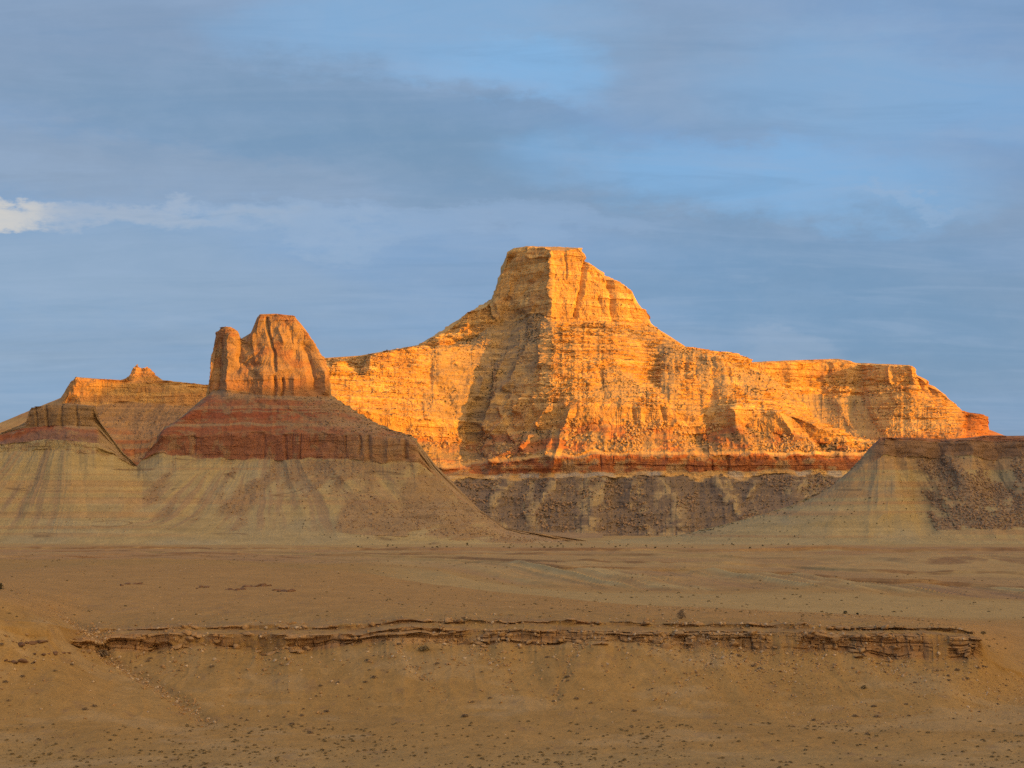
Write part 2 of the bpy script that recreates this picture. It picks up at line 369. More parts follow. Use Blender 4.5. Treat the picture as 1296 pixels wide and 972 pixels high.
# =================================================================== the main peak
ms = [
 [(380,700,4150),(600,690,4150),(700,694,4150),(900,690,4150),(1150,690,4150)],
 [(380,660,4300),(600,650,4330),(650,668,4290),(700,676,4270),(800,680,4270),(900,676,4290),(950,666,4320),(1010,650,4330),(1150,640,4350)],
 [(380,612,4500),(560,607,4560),(600,607,4600),(640,606,4580),(700,605,4530),(800,603,4540),(900,601,4560),(1000,600,4590),(1090,602,4640),(1150,600,4680)],
 [(380,604,4520),(560,601,4580),(600,601,4620),(640,600,4596),(700,599,4548),(800,597,4558),(900,595,4578),(1000,594,4608),(1090,596,4660),(1150,594,4700)],
 [(380,585,4530),(500,590,4570),(560,594,4610),(600,590,4650),(640,584,4610),(700,579,4556),(760,577,4560),(800,577,4566),(900,576,4586),(1000,576,4616),(1080,578,4670),(1150,574,4712)],
 [(380,580,4560),(500,584,4600),(560,588,4640),(600,584,4690),(640,578,4640),(700,574,4580),(800,572,4590),(900,571,4610),(1000,571,4640),(1080,572,4700),(1150,570,4740)],
 [(380,545,4560),(450,548,4640),(520,556,4720),(560,560,4750),(598,560,4815),(625,552,4775),(660,548,4710),(700,545,4655),(760,540,4640),(820,543,4650),(860,545,4660),(880,550,4690),(905,546,4720),(930,540,4690),(980,545,4680),(1040,560,4700),(1080,568,4730),(1150,568,4760)],
 [(380,520,4550),(415,515,4570),(470,522,4650),(520,530,4710),(560,530,4760),(602,530,4845),(628,525,4805),(660,520,4745),(700,515,4672),(730,514,4652),(800,515,4665),(850,516,4672),(880,524,4715),(905,522,4745),(930,516,4702),(1000,522,4700),(1040,542,4725),(1080,560,4750),(1150,562,4780)],
 [(380,475,4545),(415,476,4580),(455,478,4640),(500,478,4700),(560,475,4770),(612,473,4860),(636,470,4845),(660,468,4795),(697,462,4715),(730,460,4710),(780,462,4735),(815,472,4800),(840,474,4775),(860,478,4760),(900,482,4770),(950,492,4785),(980,500,4800),(1040,540,4800),(1080,558,4800),(1150,560,4830)],
 [(380,462,4548),(400,458,4560),(418,462,4585),(430,457,4600),(442,463,4625),(455,471,4650),(460,466,4655),(470,450,4662),(485,446,4675),(500,444,4705),(530,440,4730),(580,440,4790),(620,444,4880),(642,440,4885),(660,436,4845),(697,428,4760),(730,428,4760),(780,432,4790),(815,442,4850),(840,446,4830),(862,448,4790),(890,452,4800),(920,452,4800),(945,460,4815),(980,480,4830),(1040,535,4840),(1080,556,4840),(1150,558,4860)],
 [(380,458,4750),(400,456,4760),(455,452,4780),(470,449,4790),(500,444,4790),(530,439,4815),(575,437,4860),(600,428,4900),(615,415,4930),(640,405,4960),(665,398,4920),(685,398,4860),(697,404,4815),(720,408,4830),(760,405,4860),(800,408,4900),(812,410,4920),(823,412,4930),(850,433,4890),(870,441,4850),(900,446,4840),(930,449,4840),(950,457,4850),(980,478,4870),(1040,534,4870),(1150,557,4880)],
 [(380,456,4860),(400,454,4870),(455,451,4880),(470,448.5,4880),(500,443,4880),(530,437.5,4890),(575,417,4960),(587,402,4985),(592,396,4985),(597,402,4990),(603,399,4990),(607,393,4990),(623,388,5030),(632,364,5035),(642,333,5030),(662,328,4975),(690,328,4872),(697,327,4850),(730,328,4862),(742,334,4880),(765,353,4900),(784,357,4915),(800,370,4930),(806,388,4945),(810,394,4950),(818,394,4960),(821,402,4960),(824,410,4960),(848,431,4930),(870,440,4900),(900,444,4870),(930,448,4870),(950,455,4880),(980,477,4890),(1040,533,4890),(1150,556,4900)],
 [(380,455.5,4900),(455,450.5,4910),(500,442.5,4910),(530,437,4920),(575,416,4980),(592,395,4995),(607,392.5,5000),(625,382,5040),(634,359,5045),(641,332,5040),(642,319,5040),(650,314,5020),(665,312,4982),(690,313.5,4880),(697,316,4856),(715,317,4866),(732,314,4874),(739,322,4885),(743,331,4888),(765,352,4910),(784,356.5,4925),(800,369,4940),(806,387,4952),(818,393,4965),(824,409,4970),(848,430,4940),(870,439.5,4910),(900,443.5,4880),(930,447.5,4880),(950,454.5,4890),(980,476,4900),(1040,532,4900),(1150,555,4910)],
 [(380,455,5000),(455,450,5010),(530,436.5,5010),(592,396,5060),(622,379,5090),(642,318.5,5100),(665,311.5,5100),(732,313.5,5100),(743,331,5080),(800,369,5060),(824,410,5040),(870,440,5000),(950,455,4990),(1040,533,4990),(1150,556,4990)],
 [(380,500,5400),(530,490,5500),(600,470,5500),(700,450,5500),(800,460,5500),(900,500,5450),(1040,560,5350),(1150,580,5300)],
 [(380,645,6000),(700,645,6400),(1150,645,6000)],
]
kd = 'btclftclllclcfbb'
kd = ['b','t','c','c','f','t','c','l','l','l','c','c','f','l','b']
rows = [10, 95, 10, 26, 5, 42, 44, 66, 52, 50, 100, 26, 6, 22, 10]
pxs = np.arange(395, 1142, 0.8)
for i_, dd_ in ((8, 110), (9, 215), (10, 350), (11, 365), (12, 365), (13, 365), (14, 350)):   # slopes between the cliffs lean back
    ms[i_] = [(a, b, c+dd_) for a, b, c in ms[i_]]
P, Wt, ti = loft(ms, rows, kd, pxs, wig=0.22, crest=12, jy={1:4,2:3.5,3:3.5,4:3.5,5:3,6:6,7:5,8:4,9:2.5,10:3})
# summit band above y 410 is cliff only on the block itself, and ledgy shoulder elsewhere
PX = np.repeat(pxs[None], P.shape[0], 0)
blk = ss(618, 636, PX)*ss(832, 818, PX)
sp = (ti >= 10) & (ti < 12)
mv = np.where(sp, Wt['c']*(1-blk), 0); Wt['c'] -= mv; Wt['l'] += mv
# bare yellow lobes in the shaded foot slopes
LOB0 = [(((700,609),(690,628)), 5, 1), (((688,630),(672,655)), 9, .8), (((762,609),(755,630)), 8, 1), (((750,636),(744,668)), 18, .8), (((835,609),(842,625)), 8, 1), (((846,632),(858,662)), 18, .8), (((905,609),(915,622),(928,640)), 6, 1), (((1010,612),(1002,622)), 8, 1), (((645,612),(628,630)), 6, 1), (((955,610),(945,628)), 4, .8), (((800,612),(795,640)), 5, .7)]
lobe = 0.9*ss(0.10, 0.80, feat(P, LOB0, 10.0)+0.35*fbm(P[...,0]/38+P[...,2]/60, P[...,1]/38, P[...,2]/30, 5, 0.6))*((ti > 0.9) & (ti < 2.0))
mv = Wt['t']*lobe; Wt['t'] -= mv; Wt['b'] += mv
# rubble chutes crossing the ledgy slopes
_, PYm = proj(P); chf = feat(P, [(((655,415),(628,470),(606,520),(606,580)), 34, .8), (((560,470),(590,520)), 14, .5), (((840,440),(850,480)), 14, .6), (((880,430),(860,450)), 8, .5), (((690,400),(670,440)), 14, .5), (((830,415),(800,420)), 12, .4), (((790,480),(820,500)), 8, .4)], 14.0)
ch = ss(0.16, 0.36, fbm((PX+18*ti)/45, ti*0.7, 7.7, 4)+chf)*((ti > 6.9) & (ti < 10))
mv = Wt['l']*ch*0.85; Wt['l'] -= mv; Wt['t'] += mv
FM = [(((648,398),(636,440),(614,490),(600,545),(600,592)), 13, -30), (((662,405),(655,450),(640,500)), 8, -18), (((835,442),(822,480),(848,505),(878,540),(892,572)), 8, -20),
 (((955,468),(982,500),(1025,545),(1058,575)), 11, -30), (((908,478),(893,530),(900,562)), 6, -16), (((760,470),(765,500),(760,515)), 5, -12),
 (((741,331),(739,350),(734,375),(729,400)), 3.0, -20), (((770,350),(774,370),(777,405)), 4.0, -20), (((729,382),(728,403)), 2.0, -9), (((758,375),(763,392)), 3, -9), (((748,345),(752,352),(790,372)), 2.5, -7),
 (((716,322),(717,352)), 1.6, -7), (((697,322),(697,404)), 3.5, 12), (((688,410),(684,440),(690,475),(680,500)), 7, 16),
 (((668,500),(655,518)), 5, 26), (((640,532),(628,548)), 5, 26), (((618,560),(608,572)), 4, 22), (((692,522),(684,538)), 5, 22), (((675,552),(664,566)), 4, 24), (((648,570),(625,582)), 4.5, 26), (((645,545),(652,556)), 3.5, 18), (((632,516),(638,524)), 4, 22), (((722,520),(708,560),(698,592)), 5, 20), (((642,447),(628,475)), 5, 30), (((655,470),(640,490)), 5, 30), (((672,440),(655,462)), 5, 26), (((612,480),(606,500)), 4, 20), (((630,500),(612,540)), 4.5, 26), (((648,505),(640,515)), 4, 20), (((700,545),(694,575)), 4, 18),
 (((633,384),(632,404)), 5.0, 22), (((626,388),(627,402)), 2.2, 14), (((646,364),(647,374)), 2.6, 16), (((670,314),(669,323)), 3.0, 14), (((656,330),(640,372)), 5, 8), (((690,340),(660,372)), 3, -8),
 (((800,515),(803,535)), 3, -10), (((838,516),(840,538)), 3, -10), (((812,515),(812,540)), 4, 8), (((855,516),(855,535)), 4, 8), (((930,516),(935,545),(950,565)), 7, 18), (((985,522),(1000,548),(1030,570)), 6, 16),
 (((870,452),(866,475)), 3, -10), (((884,452),(882,478)), 2.5, -9), (((900,452),(905,480)), 3, -10), (((917,452),(925,480)), 2.5, -9), (((500,450),(498,470)), 2, -4), (((548,452),(545,475)), 2.5, -5),
 (((440,515),(445,545)), 5, -6), (((535,472),(570,500),(585,540)), 9, -14), (((535,520),(548,556),(560,590)), 5, 10)]
LOB = [(((700,609),(690,628),(672,650)), 7, 1), (((762,609),(752,630),(745,662)), 12, 1), (((835,609),(845,625),(858,655)), 13, 1), (((905,609),(915,622),(928,640)), 6, 1), (((1010,612),(1002,622)), 8, 1), (((645,612),(628,630)), 6, 1), (((955,610),(945,628)), 4, .8), (((800,612),(795,640)), 5, .7)]
P2, I = relief(P, Wt, dict(s=170, big=17, step=17, cl=6.2, gul=20, gs=95, ro=4.2, slot=12.0, feats=FM+[(a, b*1.5, 24*c) for a, b, c in LOB]), 1.0)
z = P2[...,2]; lobe2 = lobe
col = mixc(BUFF*np.ones(P2.shape), PALE, ss(-0.2, 0.7, I['hard']))
col = mixc(col, RUST, 0.55*ss(0.1, 0.55, fbm(I['x']/60, I['y']/60, z/30, 3))*(Wt['c']+Wt['l']))
col = mixc(col, C3(.36,.255,.13), Wt['t']*0.85)
redz = ss(5.0, 5.2, ti)*ss(6.35, 6.0, ti)                 # red slope beneath the middle cliff
col = mixc(col, REDR*1.25, 0.75*redz*ss(-0.3, 0.35, fbm(I['x']/70, z/25, 3.0, 3)))
band = ss(2.95, 3.05, ti)*ss(4.35, 4.1, ti)
bury = ss(0.02, 0.25, fbm(PX/16, ti*2.5, 5.0, 4)); band = band*(1-0.85*bury); col = mixc(col, C3(.33,.23,.13), 0.85*bury*ss(2.5, 3.0, ti)*ss(4.6, 4.2, ti)); col = mixc(col, REDR, 0.9*band); col = mixc(col, MAROON, 0.75*band*ss(-0.1, 0.35, fbm(I['x']/18, z/30, 1.0, 3)))
wh = ss(1.98, 2.06, ti)*ss(3.0, 2.8, ti); col = mixc(col, C3(.40,.36,.30), 0.8*wh*ss(-0.25, 0.2, fbm(I['x']/50, 0.2, 5.0, 2)))
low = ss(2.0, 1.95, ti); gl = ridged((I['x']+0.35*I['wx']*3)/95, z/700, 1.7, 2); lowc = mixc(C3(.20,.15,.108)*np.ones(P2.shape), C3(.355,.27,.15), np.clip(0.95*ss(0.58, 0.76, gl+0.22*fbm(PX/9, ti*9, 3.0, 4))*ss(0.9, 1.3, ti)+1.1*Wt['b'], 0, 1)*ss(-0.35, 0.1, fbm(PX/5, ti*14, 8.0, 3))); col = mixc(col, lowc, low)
veg = ss(0.12, 0.3, fbm(I['x']/9, I['y']/9, z/7, 3, 0.6))*ss(-0.25, 0.2, fbm(I['x']/55, I['y']/55, z/40, 3)); col = mixc(col, C3(.17,.13,.075), 0.8*veg*np.clip(Wt['t']+0.55*Wt['l'], 0, 1)*ss(2.0, 2.1, ti))
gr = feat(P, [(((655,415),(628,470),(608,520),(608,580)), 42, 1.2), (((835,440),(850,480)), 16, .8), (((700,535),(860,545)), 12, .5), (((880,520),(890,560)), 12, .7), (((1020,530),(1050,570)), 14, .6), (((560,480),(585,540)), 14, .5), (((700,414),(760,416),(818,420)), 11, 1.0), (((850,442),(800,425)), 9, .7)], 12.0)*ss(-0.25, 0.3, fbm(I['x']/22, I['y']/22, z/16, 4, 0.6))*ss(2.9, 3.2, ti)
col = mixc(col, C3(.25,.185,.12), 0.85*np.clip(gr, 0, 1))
col = col*strata_shade(I, 0.28)[..., None]
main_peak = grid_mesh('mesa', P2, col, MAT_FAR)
props(main_peak, 'structure', 'tall sunlit orange mesa with a flat topped summit block above ledges and talus', 'mesa')
MAIN = dict(P=P2, ti=ti, Wt=Wt, PX=PX, n=I['n'])

# =================================================================== the long mesa behind on the right
rm = [
 [(880,640,4700),(1320,640,4700)],
 [(880,585,4900),(1000,585,4900),(1100,585,4900),(1200,580,4850),(1320,575,4850)],
 [(880,540,5060),(960,540,5070),(1000,540,5090),(1060,545,5120),(1100,545,5100),(1130,535,5060),(1170,528,5060),(1215,535,5080),(1250,560,5090),(1320,570,5100)],
 [(880,505,5150),(960,495,5150),(1000,495,5200),(1040,500,5270),(1090,498,5230),(1130,500,5150),(1160,498,5130),(1190,512,5130),(1215,525,5120),(1236,534,5110),(1250,556,5120),(1320,568,5150)],
 [(880,490,5180),(950,480,5180),(1000,480,5230),(1040,482,5300),(1090,482,5260),(1130,484,5180),(1150,486,5160),(1180,498,5150),(1205,512,5140),(1222,524,5125),(1238,526,5118),(1245,530,5130),(1248,550,5130),(1320,566,5160)],
 [(880,478,5185),(950,462,5190),(970,459,5200),(1000,459,5240),(1040,459,5306),(1060,458,5300),(1086,461,5270),(1130,463,5186),(1150,463,5165),(1163,473,5160),(1175,486,5160),(1196,500,5155),(1208,509,5150),(1214,520,5140),(1230,523,5130),(1243,525,5126),(1246,530,5134),(1248,549,5136),(1260,552,5140),(1320,565,5170)],
 [(880,474,5240),(950,458.5,5240),(1000,456,5290),(1060,454,5360),(1090,459,5330),(1150,462,5240),(1163,472.5,5200),(1196,499.5,5190),(1214,519.5,5170),(1243,524.5,5150),(1248,549,5150),(1260,552,5160),(1320,565,5190)],
 [(880,476,5600),(1060,460,5700),(1150,470,5600),(1243,540,5350),(1320,570,5350)],
 [(880,642,6600),(1320,642,6200)],
]
kd = ['b','t','t','l','l','c','f','b']
rows = [4, 45, 60, 60, 36, 45, 8, 12]
pxs = np.arange(905, 1316, 0.85)
for i_, dd_ in ((3, 40), (4, 90), (5, 95), (6, 95), (7, 90)): rm[i_] = [(a, b, c+dd_) for a, b, c in rm[i_]]
P, Wt, ti = loft(rm, rows, kd, pxs, wig=0.2, crest=6, jy={1:4,2:5,3:4,4:3}); PX = np.repeat(pxs[None], P.shape[0], 0)
rockm = ss(1085, 1120, PX)*((ti > 1.3) & (ti < 3)); mv = Wt['t']*rockm*0.8; Wt['t'] -= mv; Wt['l'] += mv
P2, I = relief(P, Wt, dict(s=130, big=20, step=13, cl=5.5, gul=26, gs=85, ro=3.4, slot=7.0, feats=[(((1020,470),(1035,505),(1052,540)), 14, -15), (((1088,465),(1082,500),(1075,540)), 9, -22), (((1165,474),(1172,500)), 4, -16), (((1178,488),(1186,510)), 3.5, -14),
 (((1153,466),(1158,492)), 4, 12), (((1012,462),(1014,478)), 3, -10), (((1050,462),(1050,480)), 3, -10), (((1100,464),(1098,480)), 3, -10), (((1125,466),(1126,484)), 3, 9), (((1060,505),(1080,545)), 6, 14), (((1000,500),(1020,540)), 5, 12), (((1225,528),(1226,548)), 7, -20), (((1244,528),(1246,548)), 2.5, 14)]), 2.0)
z = P2[...,2]
col = mixc(BUFF*np.ones(P2.shape), PALE, ss(-0.2, 0.8, I['hard']))
col = mixc(col, RUST, 0.6*ss(0.0, 0.5, fbm(I['x']/60, I['y']/60, z/30, 3))*(Wt['c']+Wt['l']))
col = mixc(col, C3(.37,.26,.13), Wt['t']*0.8)
col = mixc(col, REDR, 0.6*ss(1.9, 1.4, ti)); col = mixc(col, REDR, 0.7*ss(1205, 1225, PX))
col = col*strata_shade(I, 0.28)[..., None]
o = grid_mesh('mesa', P2, col, MAT_FAR); props(o, 'structure', 'long level sunlit mesa running out to the right behind the peak', 'mesa')
RMESA = dict(P=P2, ti=ti, Wt=Wt, PX=PX, n=I['n'])

# =================================================================== far-left mesa
fl_ = [
 [(-60,650,4000),(330,650,4000)],
 [(-60,620,4060),(60,620,4060),(330,620,4060)],
 [(-60,560,4150),(80,530,4180),(140,555,4150),(170,575,4130),(230,540,4150),(330,520,4200)],
 [(-60,560,4220),(60,540,4260),(86,511,4300),(100,511,4285),(150,511,4310),(200,513,4320),(262,515,4330),(330,518,4340)],
 [(-60,558,4230),(60,538,4268),(84,508,4310),(86,488,4312),(95,478,4296),(120,480,4300),(155,482,4320),(200,487,4336),(235,489,4340),(262,491,4346),(330,495,4350)],
 [(-60,557,4260),(60,537,4300),(85,487,4350),(95,477,4350),(120,479,4350),(155,481,4360),(164,476,4360),(167,468,4360),(173,461,4356),(179,466,4360),(187,464,4360),(196,474,4362),(206,481,4365),(235,484.5,4365),(262,487,4370),(330,492,4380)],
 [(-60,560,4500),(85,500,4500),(173,475,4480),(206,484,4500),(330,495,4500)],
 [(-60,645,5200),(330,645,5200)],
]
kd = ['b','t','t','c','l','f','b']; rows = [6, 60, 60, 38, 18, 6, 8]
pxs = np.arange(-50, 322, 0.85)
P, Wt, ti = loft(fl_, rows, kd, pxs, wig=0.2, crest=5); PX = np.repeat(pxs[None], P.shape[0], 0)
P2, I = relief(P, Wt, dict(s=150, big=10, step=12, cl=3.6, gul=14, gs=70, ro=4.0, slot=3.0), 3.0)
z = P2[...,2]
col = mixc(BUFF*np.ones(P2.shape)*0.92, RUST, 0.6*ss(-0.3, 0.4, vnoise(z/9.0, I['x']/100, 3.0)))
col = mixc(col, C3(.30,.19,.11), Wt['t']*0.8)
col = mixc(col, REDR, 0.7*ss(2.5, 2.2, ti)*ss(0.0, 0.4, vnoise(z/12.0, I['x']/90, 8.0)))
col = col*strata_shade(I, 0.3)[..., None]
o = grid_mesh('mesa', P2, col, MAT_FAR); props(o, 'structure', 'low mesa with a small knob catching orange light at the far left', 'mesa')
FMESA = dict(P=P2, ti=ti, Wt=Wt, PX=PX, n=I['n'])

# =================================================================== left buttes on their striped slopes
lb = [
 [(-400,700,2950),(300,700,2950),(640,700,2950),(760,698,3000)],
 [(-400,680,3080),(0,676,3080),(200,674,3080),(330,676,3080),(450,682,3090),(560,686,3110),(640,690,3150),(700,690,3250),(760,692,3300)],
 [(-400,650,3140),(0,655,3130),(90,650,3120),(150,652,3130),(200,655,3160),(300,652,3170),(380,655,3150),(450,660,3130),(540,670,3150),(600,676,3200),(640,683,3250),(700,687,3320),(760,690,3380)],
 [(-400,610,3210),(0,612,3195),(90,606,3180),(150,612,3210),(180,618,3250),(230,610,3255),(300,608,3262),(380,612,3245),(440,620,3230),(500,630,3225),(560,645,3230),(600,661,3260),(640,676,3300),(700,685,3380),(760,689,3430)],
 [(-400,575,3270),(0,572,3250),(60,569,3235),(90,568,3232),(120,570,3240),(145,577,3275),(166,590,3320),(180,584,3345),(205,572,3340),(260,577,3335),(340,584,3325),(420,580,3310),(470,584,3300),(527,585,3310),(545,598,3340),(560,612,3345),(600,648,3340),(640,671,3370),(700,684,3430),(760,688.5,3480)],
 [(-400,572,3280),(0,562,3262),(60,557,3246),(90,556,3242),(125,560,3258),(145,573,3290),(168,590,3340),(180,576,3365),(204,550,3345),(260,551,3341),(340,550,3332),(420,549,3318),(470,551,3308),(515,556,3314),(530,568,3325),(545,590,3350),(560,607,3360),(600,645,3360),(640,669,3390),(700,683.5,3450),(760,688,3500)],
 [(-400,568,3300),(0,554,3280),(30,545,3268),(60,541,3262),(90,541,3260),(122,545,3270),(135,556,3290),(150,573,3310),(169,590,3350),(180,574,3375),(206,547,3362),(230,532,3375),(262,512,3395),(300,503,3385),(340,505,3375),(400,508,3385),(420,512,3390),(450,528,3375),(490,545,3360),(518,554,3345),(532,568,3345),(547,590,3360),(562,607,3370),(602,645,3370),(640,668.5,3400),(700,683,3460),(760,687.5,3510)],
 [(-400,566,3310),(0,550,3300),(33,540,3284),(60,538,3275),(90,538,3270),(122,540,3282),(135,555,3300),(152,573,3330),(170,590,3360),(182,572,3385),(208,545,3390),(235,527,3410),(258,503,3420),(270,495,3425),(300,497,3408),(325,500,3396),(350,500,3390),(400,501,3400),(413,502,3410),(425,509,3410),(450,524,3400),(480,540,3385),(519,553,3360),(533,567,3360),(548,590,3372),(563,607,3380),(603,645,3380),(640,668,3410),(700,682.5,3470),(760,687,3520)],
 # foot of tower 7 -> ledge half way up 8
 [(-400,565,3312),(0,549,3304),(33,537,3288),(39,528,3284),(60,525,3279),(90,525,3274),(120,526,3284),(128,538,3300),(153,573,3334),(171,590,3364),(183,572,3388),(210,544,3394),(237,526,3414),(260,502,3424),(266,482,3430),(268,466,3432),(290,468,3418),(298,470,3408),(320,472,3404),(345,470,3392),(375,470,3400),(395,476,3402),(412,478,3412),(415,500,3416),(426,509,3414),(451,524,3404),(481,540,3388),(520,553,3364),(534,567,3364),(549,590,3376),(564,607,3384),(604,645,3384),(640,668,3414),(760,687,3524)],
 [(-400,565,3314),(0,549,3306),(34,535,3290),(38,522,3288),(60,516,3284),(90,516,3280),(118,518,3288),(127,536,3304),(154,573,3338),(172,590,3368),(184,572,3390),(211,544,3398),(238,526,3418),(261,501,3427),(267,470,3434),(270,450,3438),(280,446,3432),(296,446,3418),(310,450,3422),(330,448,3412),(360,446,3408),(395,450,3418),(408,458,3424),(413,470,3422),(416,500,3420),(427,509,3418),(452,524,3408),(482,540,3392),(521,553,3368),(550,590,3380),(605,645,3388),(640,668,3418),(760,687,3528)],
 [(-400,565,3318),(0,549,3310),(35,534,3294),(38,517,3292),(60,513,3292),(90,512,3288),(119,515,3294),(127,535,3308),(155,573,3342),(173,590,3372),(185,572,3394),(212,544,3402),(239,526,3422),(262,501,3430),(267,468,3437),(271,436,3442),(275,424,3441),(283,419,3437),(293,420,3430),(301,430,3428),(311,436,3432),(318,424,3428),(326,406,3424),(350,405,3420),(372,406,3426),(386,418,3432),(400,440,3434),(411,458,3432),(415,476,3428),(417,500,3424),(428,509,3422),(453,524,3412),(483,540,3396),(522,553,3372),(551,590,3384),(606,645,3392),(640,668,3422),(760,687,3532)],
 [(-400,565,3330),(0,548.5,3320),(35,533.5,3310),(39,516.5,3305),(60,512.5,3310),(86,510.5,3310),(119,514,3310),(127,534.5,3318),(156,573,3350),(174,590,3380),(186,572,3402),(213,544,3412),(240,525.5,3430),(262,500.5,3438),(267,467,3444),(271,434,3450),(274,421,3451),(281,414.5,3450),(289,413.5,3447),(297,419,3443),(303,428,3440),(312,431.5,3442),(318,420,3442),(325,402,3442),(329,397.5,3440),(350,397,3440),(372,399.5,3444),(378,406,3446),(387,417,3446),(401,439,3446),(412,457,3442),(416,476,3438),(418,500,3432),(429,508.5,3430),(454,523.5,3420),(484,539.5,3404),(523,552.5,3380),(552,589.5,3392),(607,645,3400),(640,668,3430),(760,687,3540)],
 [(-400,566,3390),(0,550,3380),(35,540,3370),(86,513,3360),(119,520,3360),(156,580,3390),(174,595,3420),(213,548,3460),(262,500,3480),(267,470,3480),(274,423,3480),(289,415,3484),(303,430,3476),(318,421,3480),(329,398.5,3484),(372,400.5,3484),(387,419,3480),(412,462,3476),(418,500,3470),(454,528,3470),(523,556,3430),(552,595,3440),(607,648,3440),(640,670,3470),(760,688,3580)],
 [(-400,650,3700),(0,640,3700),(174,640,3700),(300,600,3700),(420,610,3700),(640,680,3700),(760,690,3700)],
 [(-400,655,4100),(760,675,4100)],
]
kd = ['b','b','b','b','c','t','t','c','c','c','l','f','b','b']
rows = [8, 40, 60, 50, 34, 50, 16, 44, 34, 44, 12, 6, 14, 4]
pxs = cols(-14, 755, 0.85, -390, 760, 8)
P, Wt, ti = loft(lb, rows, kd, pxs, wig=0.2, crest=11, jy={4:4,5:2.0,6:2.5,7:1.5}); PX = np.repeat(pxs[None], P.shape[0], 0)
rub = ss(0.0, 0.35, fbm((PX-1.1*ti*22)/26, ti*0.9, 4.4, 3)+0.35*ss(330,440,PX)-0.35*ss(260,200,PX)+0.0)*((ti > 1.3) & (ti < 4))
mv = Wt['b']*rub*0.8; Wt['b'] -= mv; Wt['t'] += mv
# outside the two blocks the upper rows are plain slope
towr = ss(262, 268, PX)*ss(419, 414, PX); sb = ss(30, 36, PX)*ss(131, 125, PX)
keep = np.where(ti > 7.0, np.maximum(towr, sb), 1.0)
mv = Wt['c']*(1-keep); Wt['c'] -= mv; Wt['t'] += mv*0.6; Wt['b'] += mv*0.4
redc = ((ti > 4) & (ti < 5.2)); mv = np.where(redc, Wt['c']*ss(545, 528, 545+528-PX)*1.0, 0)
mv = np.where(redc, Wt['c']*ss(524, 540, PX), 0); Wt['c'] -= mv; Wt['b'] += mv
flank = np.maximum(ss(524, 536, PX)*ss(4.3, 4.9, ti), 0.7*ss(121, 130, PX)*ss(188, 178, PX)*ss(4.3, 4.9, ti))
flank = np.maximum(flank, ss(590, 630, PX)*ss(2.2, 3.0, ti))
for k_ in 'ctl': Wt[k_] = Wt[k_]*(1-flank*0.9)
Wt['b'] = Wt['b']*(1-flank*0.9)
AP1 = W(85, 500, 3330.0)[:2]; AP2 = W(340, 480, 3460.0)[:2]
def fanL(P):
    a1 = np.arctan2(P[...,0]-AP1[0], -(P[...,1]-AP1[1])+30)*300; a2 = np.arctan2(P[...,0]-AP2[0], -(P[...,1]-AP2[1])+30)*300
    m = ss(-70, 70, P[...,0]+835.0); nb_ = np.abs(P[...,0]+835) < 25
    return a1*(1-m)+(a2+float((a1-a2)[nb_].mean()))*m
P2, I = relief(P, Wt, dict(s=110, big=8, step=9, cl=3.0, gul=12, gm=(1-0.7*ss(4.9, 5.1, ti))*(1-0.9*np.exp(-((P[...,0]+835)/75)**2)), gs=95, ro=2.3, bed=0.04, slot=3.0, dmp=flank*0.92, feats=[(((291,424),(291,494)), 10, 15), (((308,436),(303,455),(300,470)), 4, -9), (((337,403),(340,425),(346,445),(349,468)), 2.2, -9), (((352,415),(358,432)), 3, 4),
 (((388,440),(396,465),(400,492)), 7, -15), (((378,430),(375,452)), 4, -5), (((334,476),(334,498)), 9, 9), (((347,478),(347,500)), 2.5, -9), (((358,480),(357,500)), 2, -8), (((372,480),(372,500)), 5, 6), (((300,455),(322,475)), 4, -5), (((282,430),(280,480)), 2, -5),
 (((278,450),(275,492)), 2.0, -6), (((58,513),(60,540)), 2, -7), (((78,512),(78,540)), 2.5, -6), (((97,512),(99,540)), 2, -7), (((46,516),(46,540)), 1.5, -5), (((408,470),(411,496)), 4, 8), (((365,412),(370,425)), 3, -4), (((320,425),(322,455)), 3, 4), (((268,505),(235,530),(205,548)), 8, 12), (((262,500),(200,545)), 5, -5), (((345,508),(420,545)), 4, -4),
 (((466,553),(468,582)), 3.0, -8), (((512,556),(514,580)), 3.0, -9), (((455,553),(456,575)), 2, -6), (((490,556),(492,582)), 4, 5), (((245,552),(246,574)), 2, -4), (((360,552),(362,582)), 2, -4), (((333,552),(333,580)), 2, -3),
 (((525,585),(560,625),(620,670)), 8, 6), (((470,590),(510,640)), 7, -6), (((420,590),(470,650)), 7, 5), (((300,590),(320,650)), 8, -4), (((180,590),(230,650)), 9, 3), (((60,572),(20,650)), 8, -4), (((100,572),(110,650)), 7, -3)]), 4.0, fan=fanL)
z = P2[...,2]
bedv = vnoise(z/7.0, I['x']/500, 1.0); bedv2 = vnoise(z/2.6, I['x']/200, 6.0)
col = mixc(YEL*np.ones(P2.shape), GRN, ss(-0.1, 0.6, fbm(I['x']/120, z/40, 3.0, 3)))
col = mixc(col, C3(.36,.23,.12), 0.5*ss(0.1, 0.5, bedv)); col = col*(1+0.07*bedv2)[..., None]
g5 = ridged((fanL(P)+I['wx']*1.2)/20, z/150, 7.7, 2)
col = mixc(col, C3(.28,.195,.13), (1-np.exp(-((P[...,0]+835)/75)**2))*0.62*ss(0.50, 0.25, g5)*Wt['b']*ss(0.9, 1.8, ti))
col = mixc(col, C3(.25,.165,.105), Wt['t']*0.85*ss(4.0, 3.9, ti))
col = mixc(col, C3(.255,.095,.06), 0.85*(ss(3.97, 4.03, ti)*ss(5.06, 4.98, ti))*ss(150, 175, PX)*(1-0.4*ss(380, 470, PX)))
dk = ss(0.05, 0.5, fbm(I['x']/8, I['y']/8, z/50, 3)); col = mixc(col, C3(.17,.085,.06), 0.5*dk*Wt['c']*((ti > 4) & (ti < 5)))
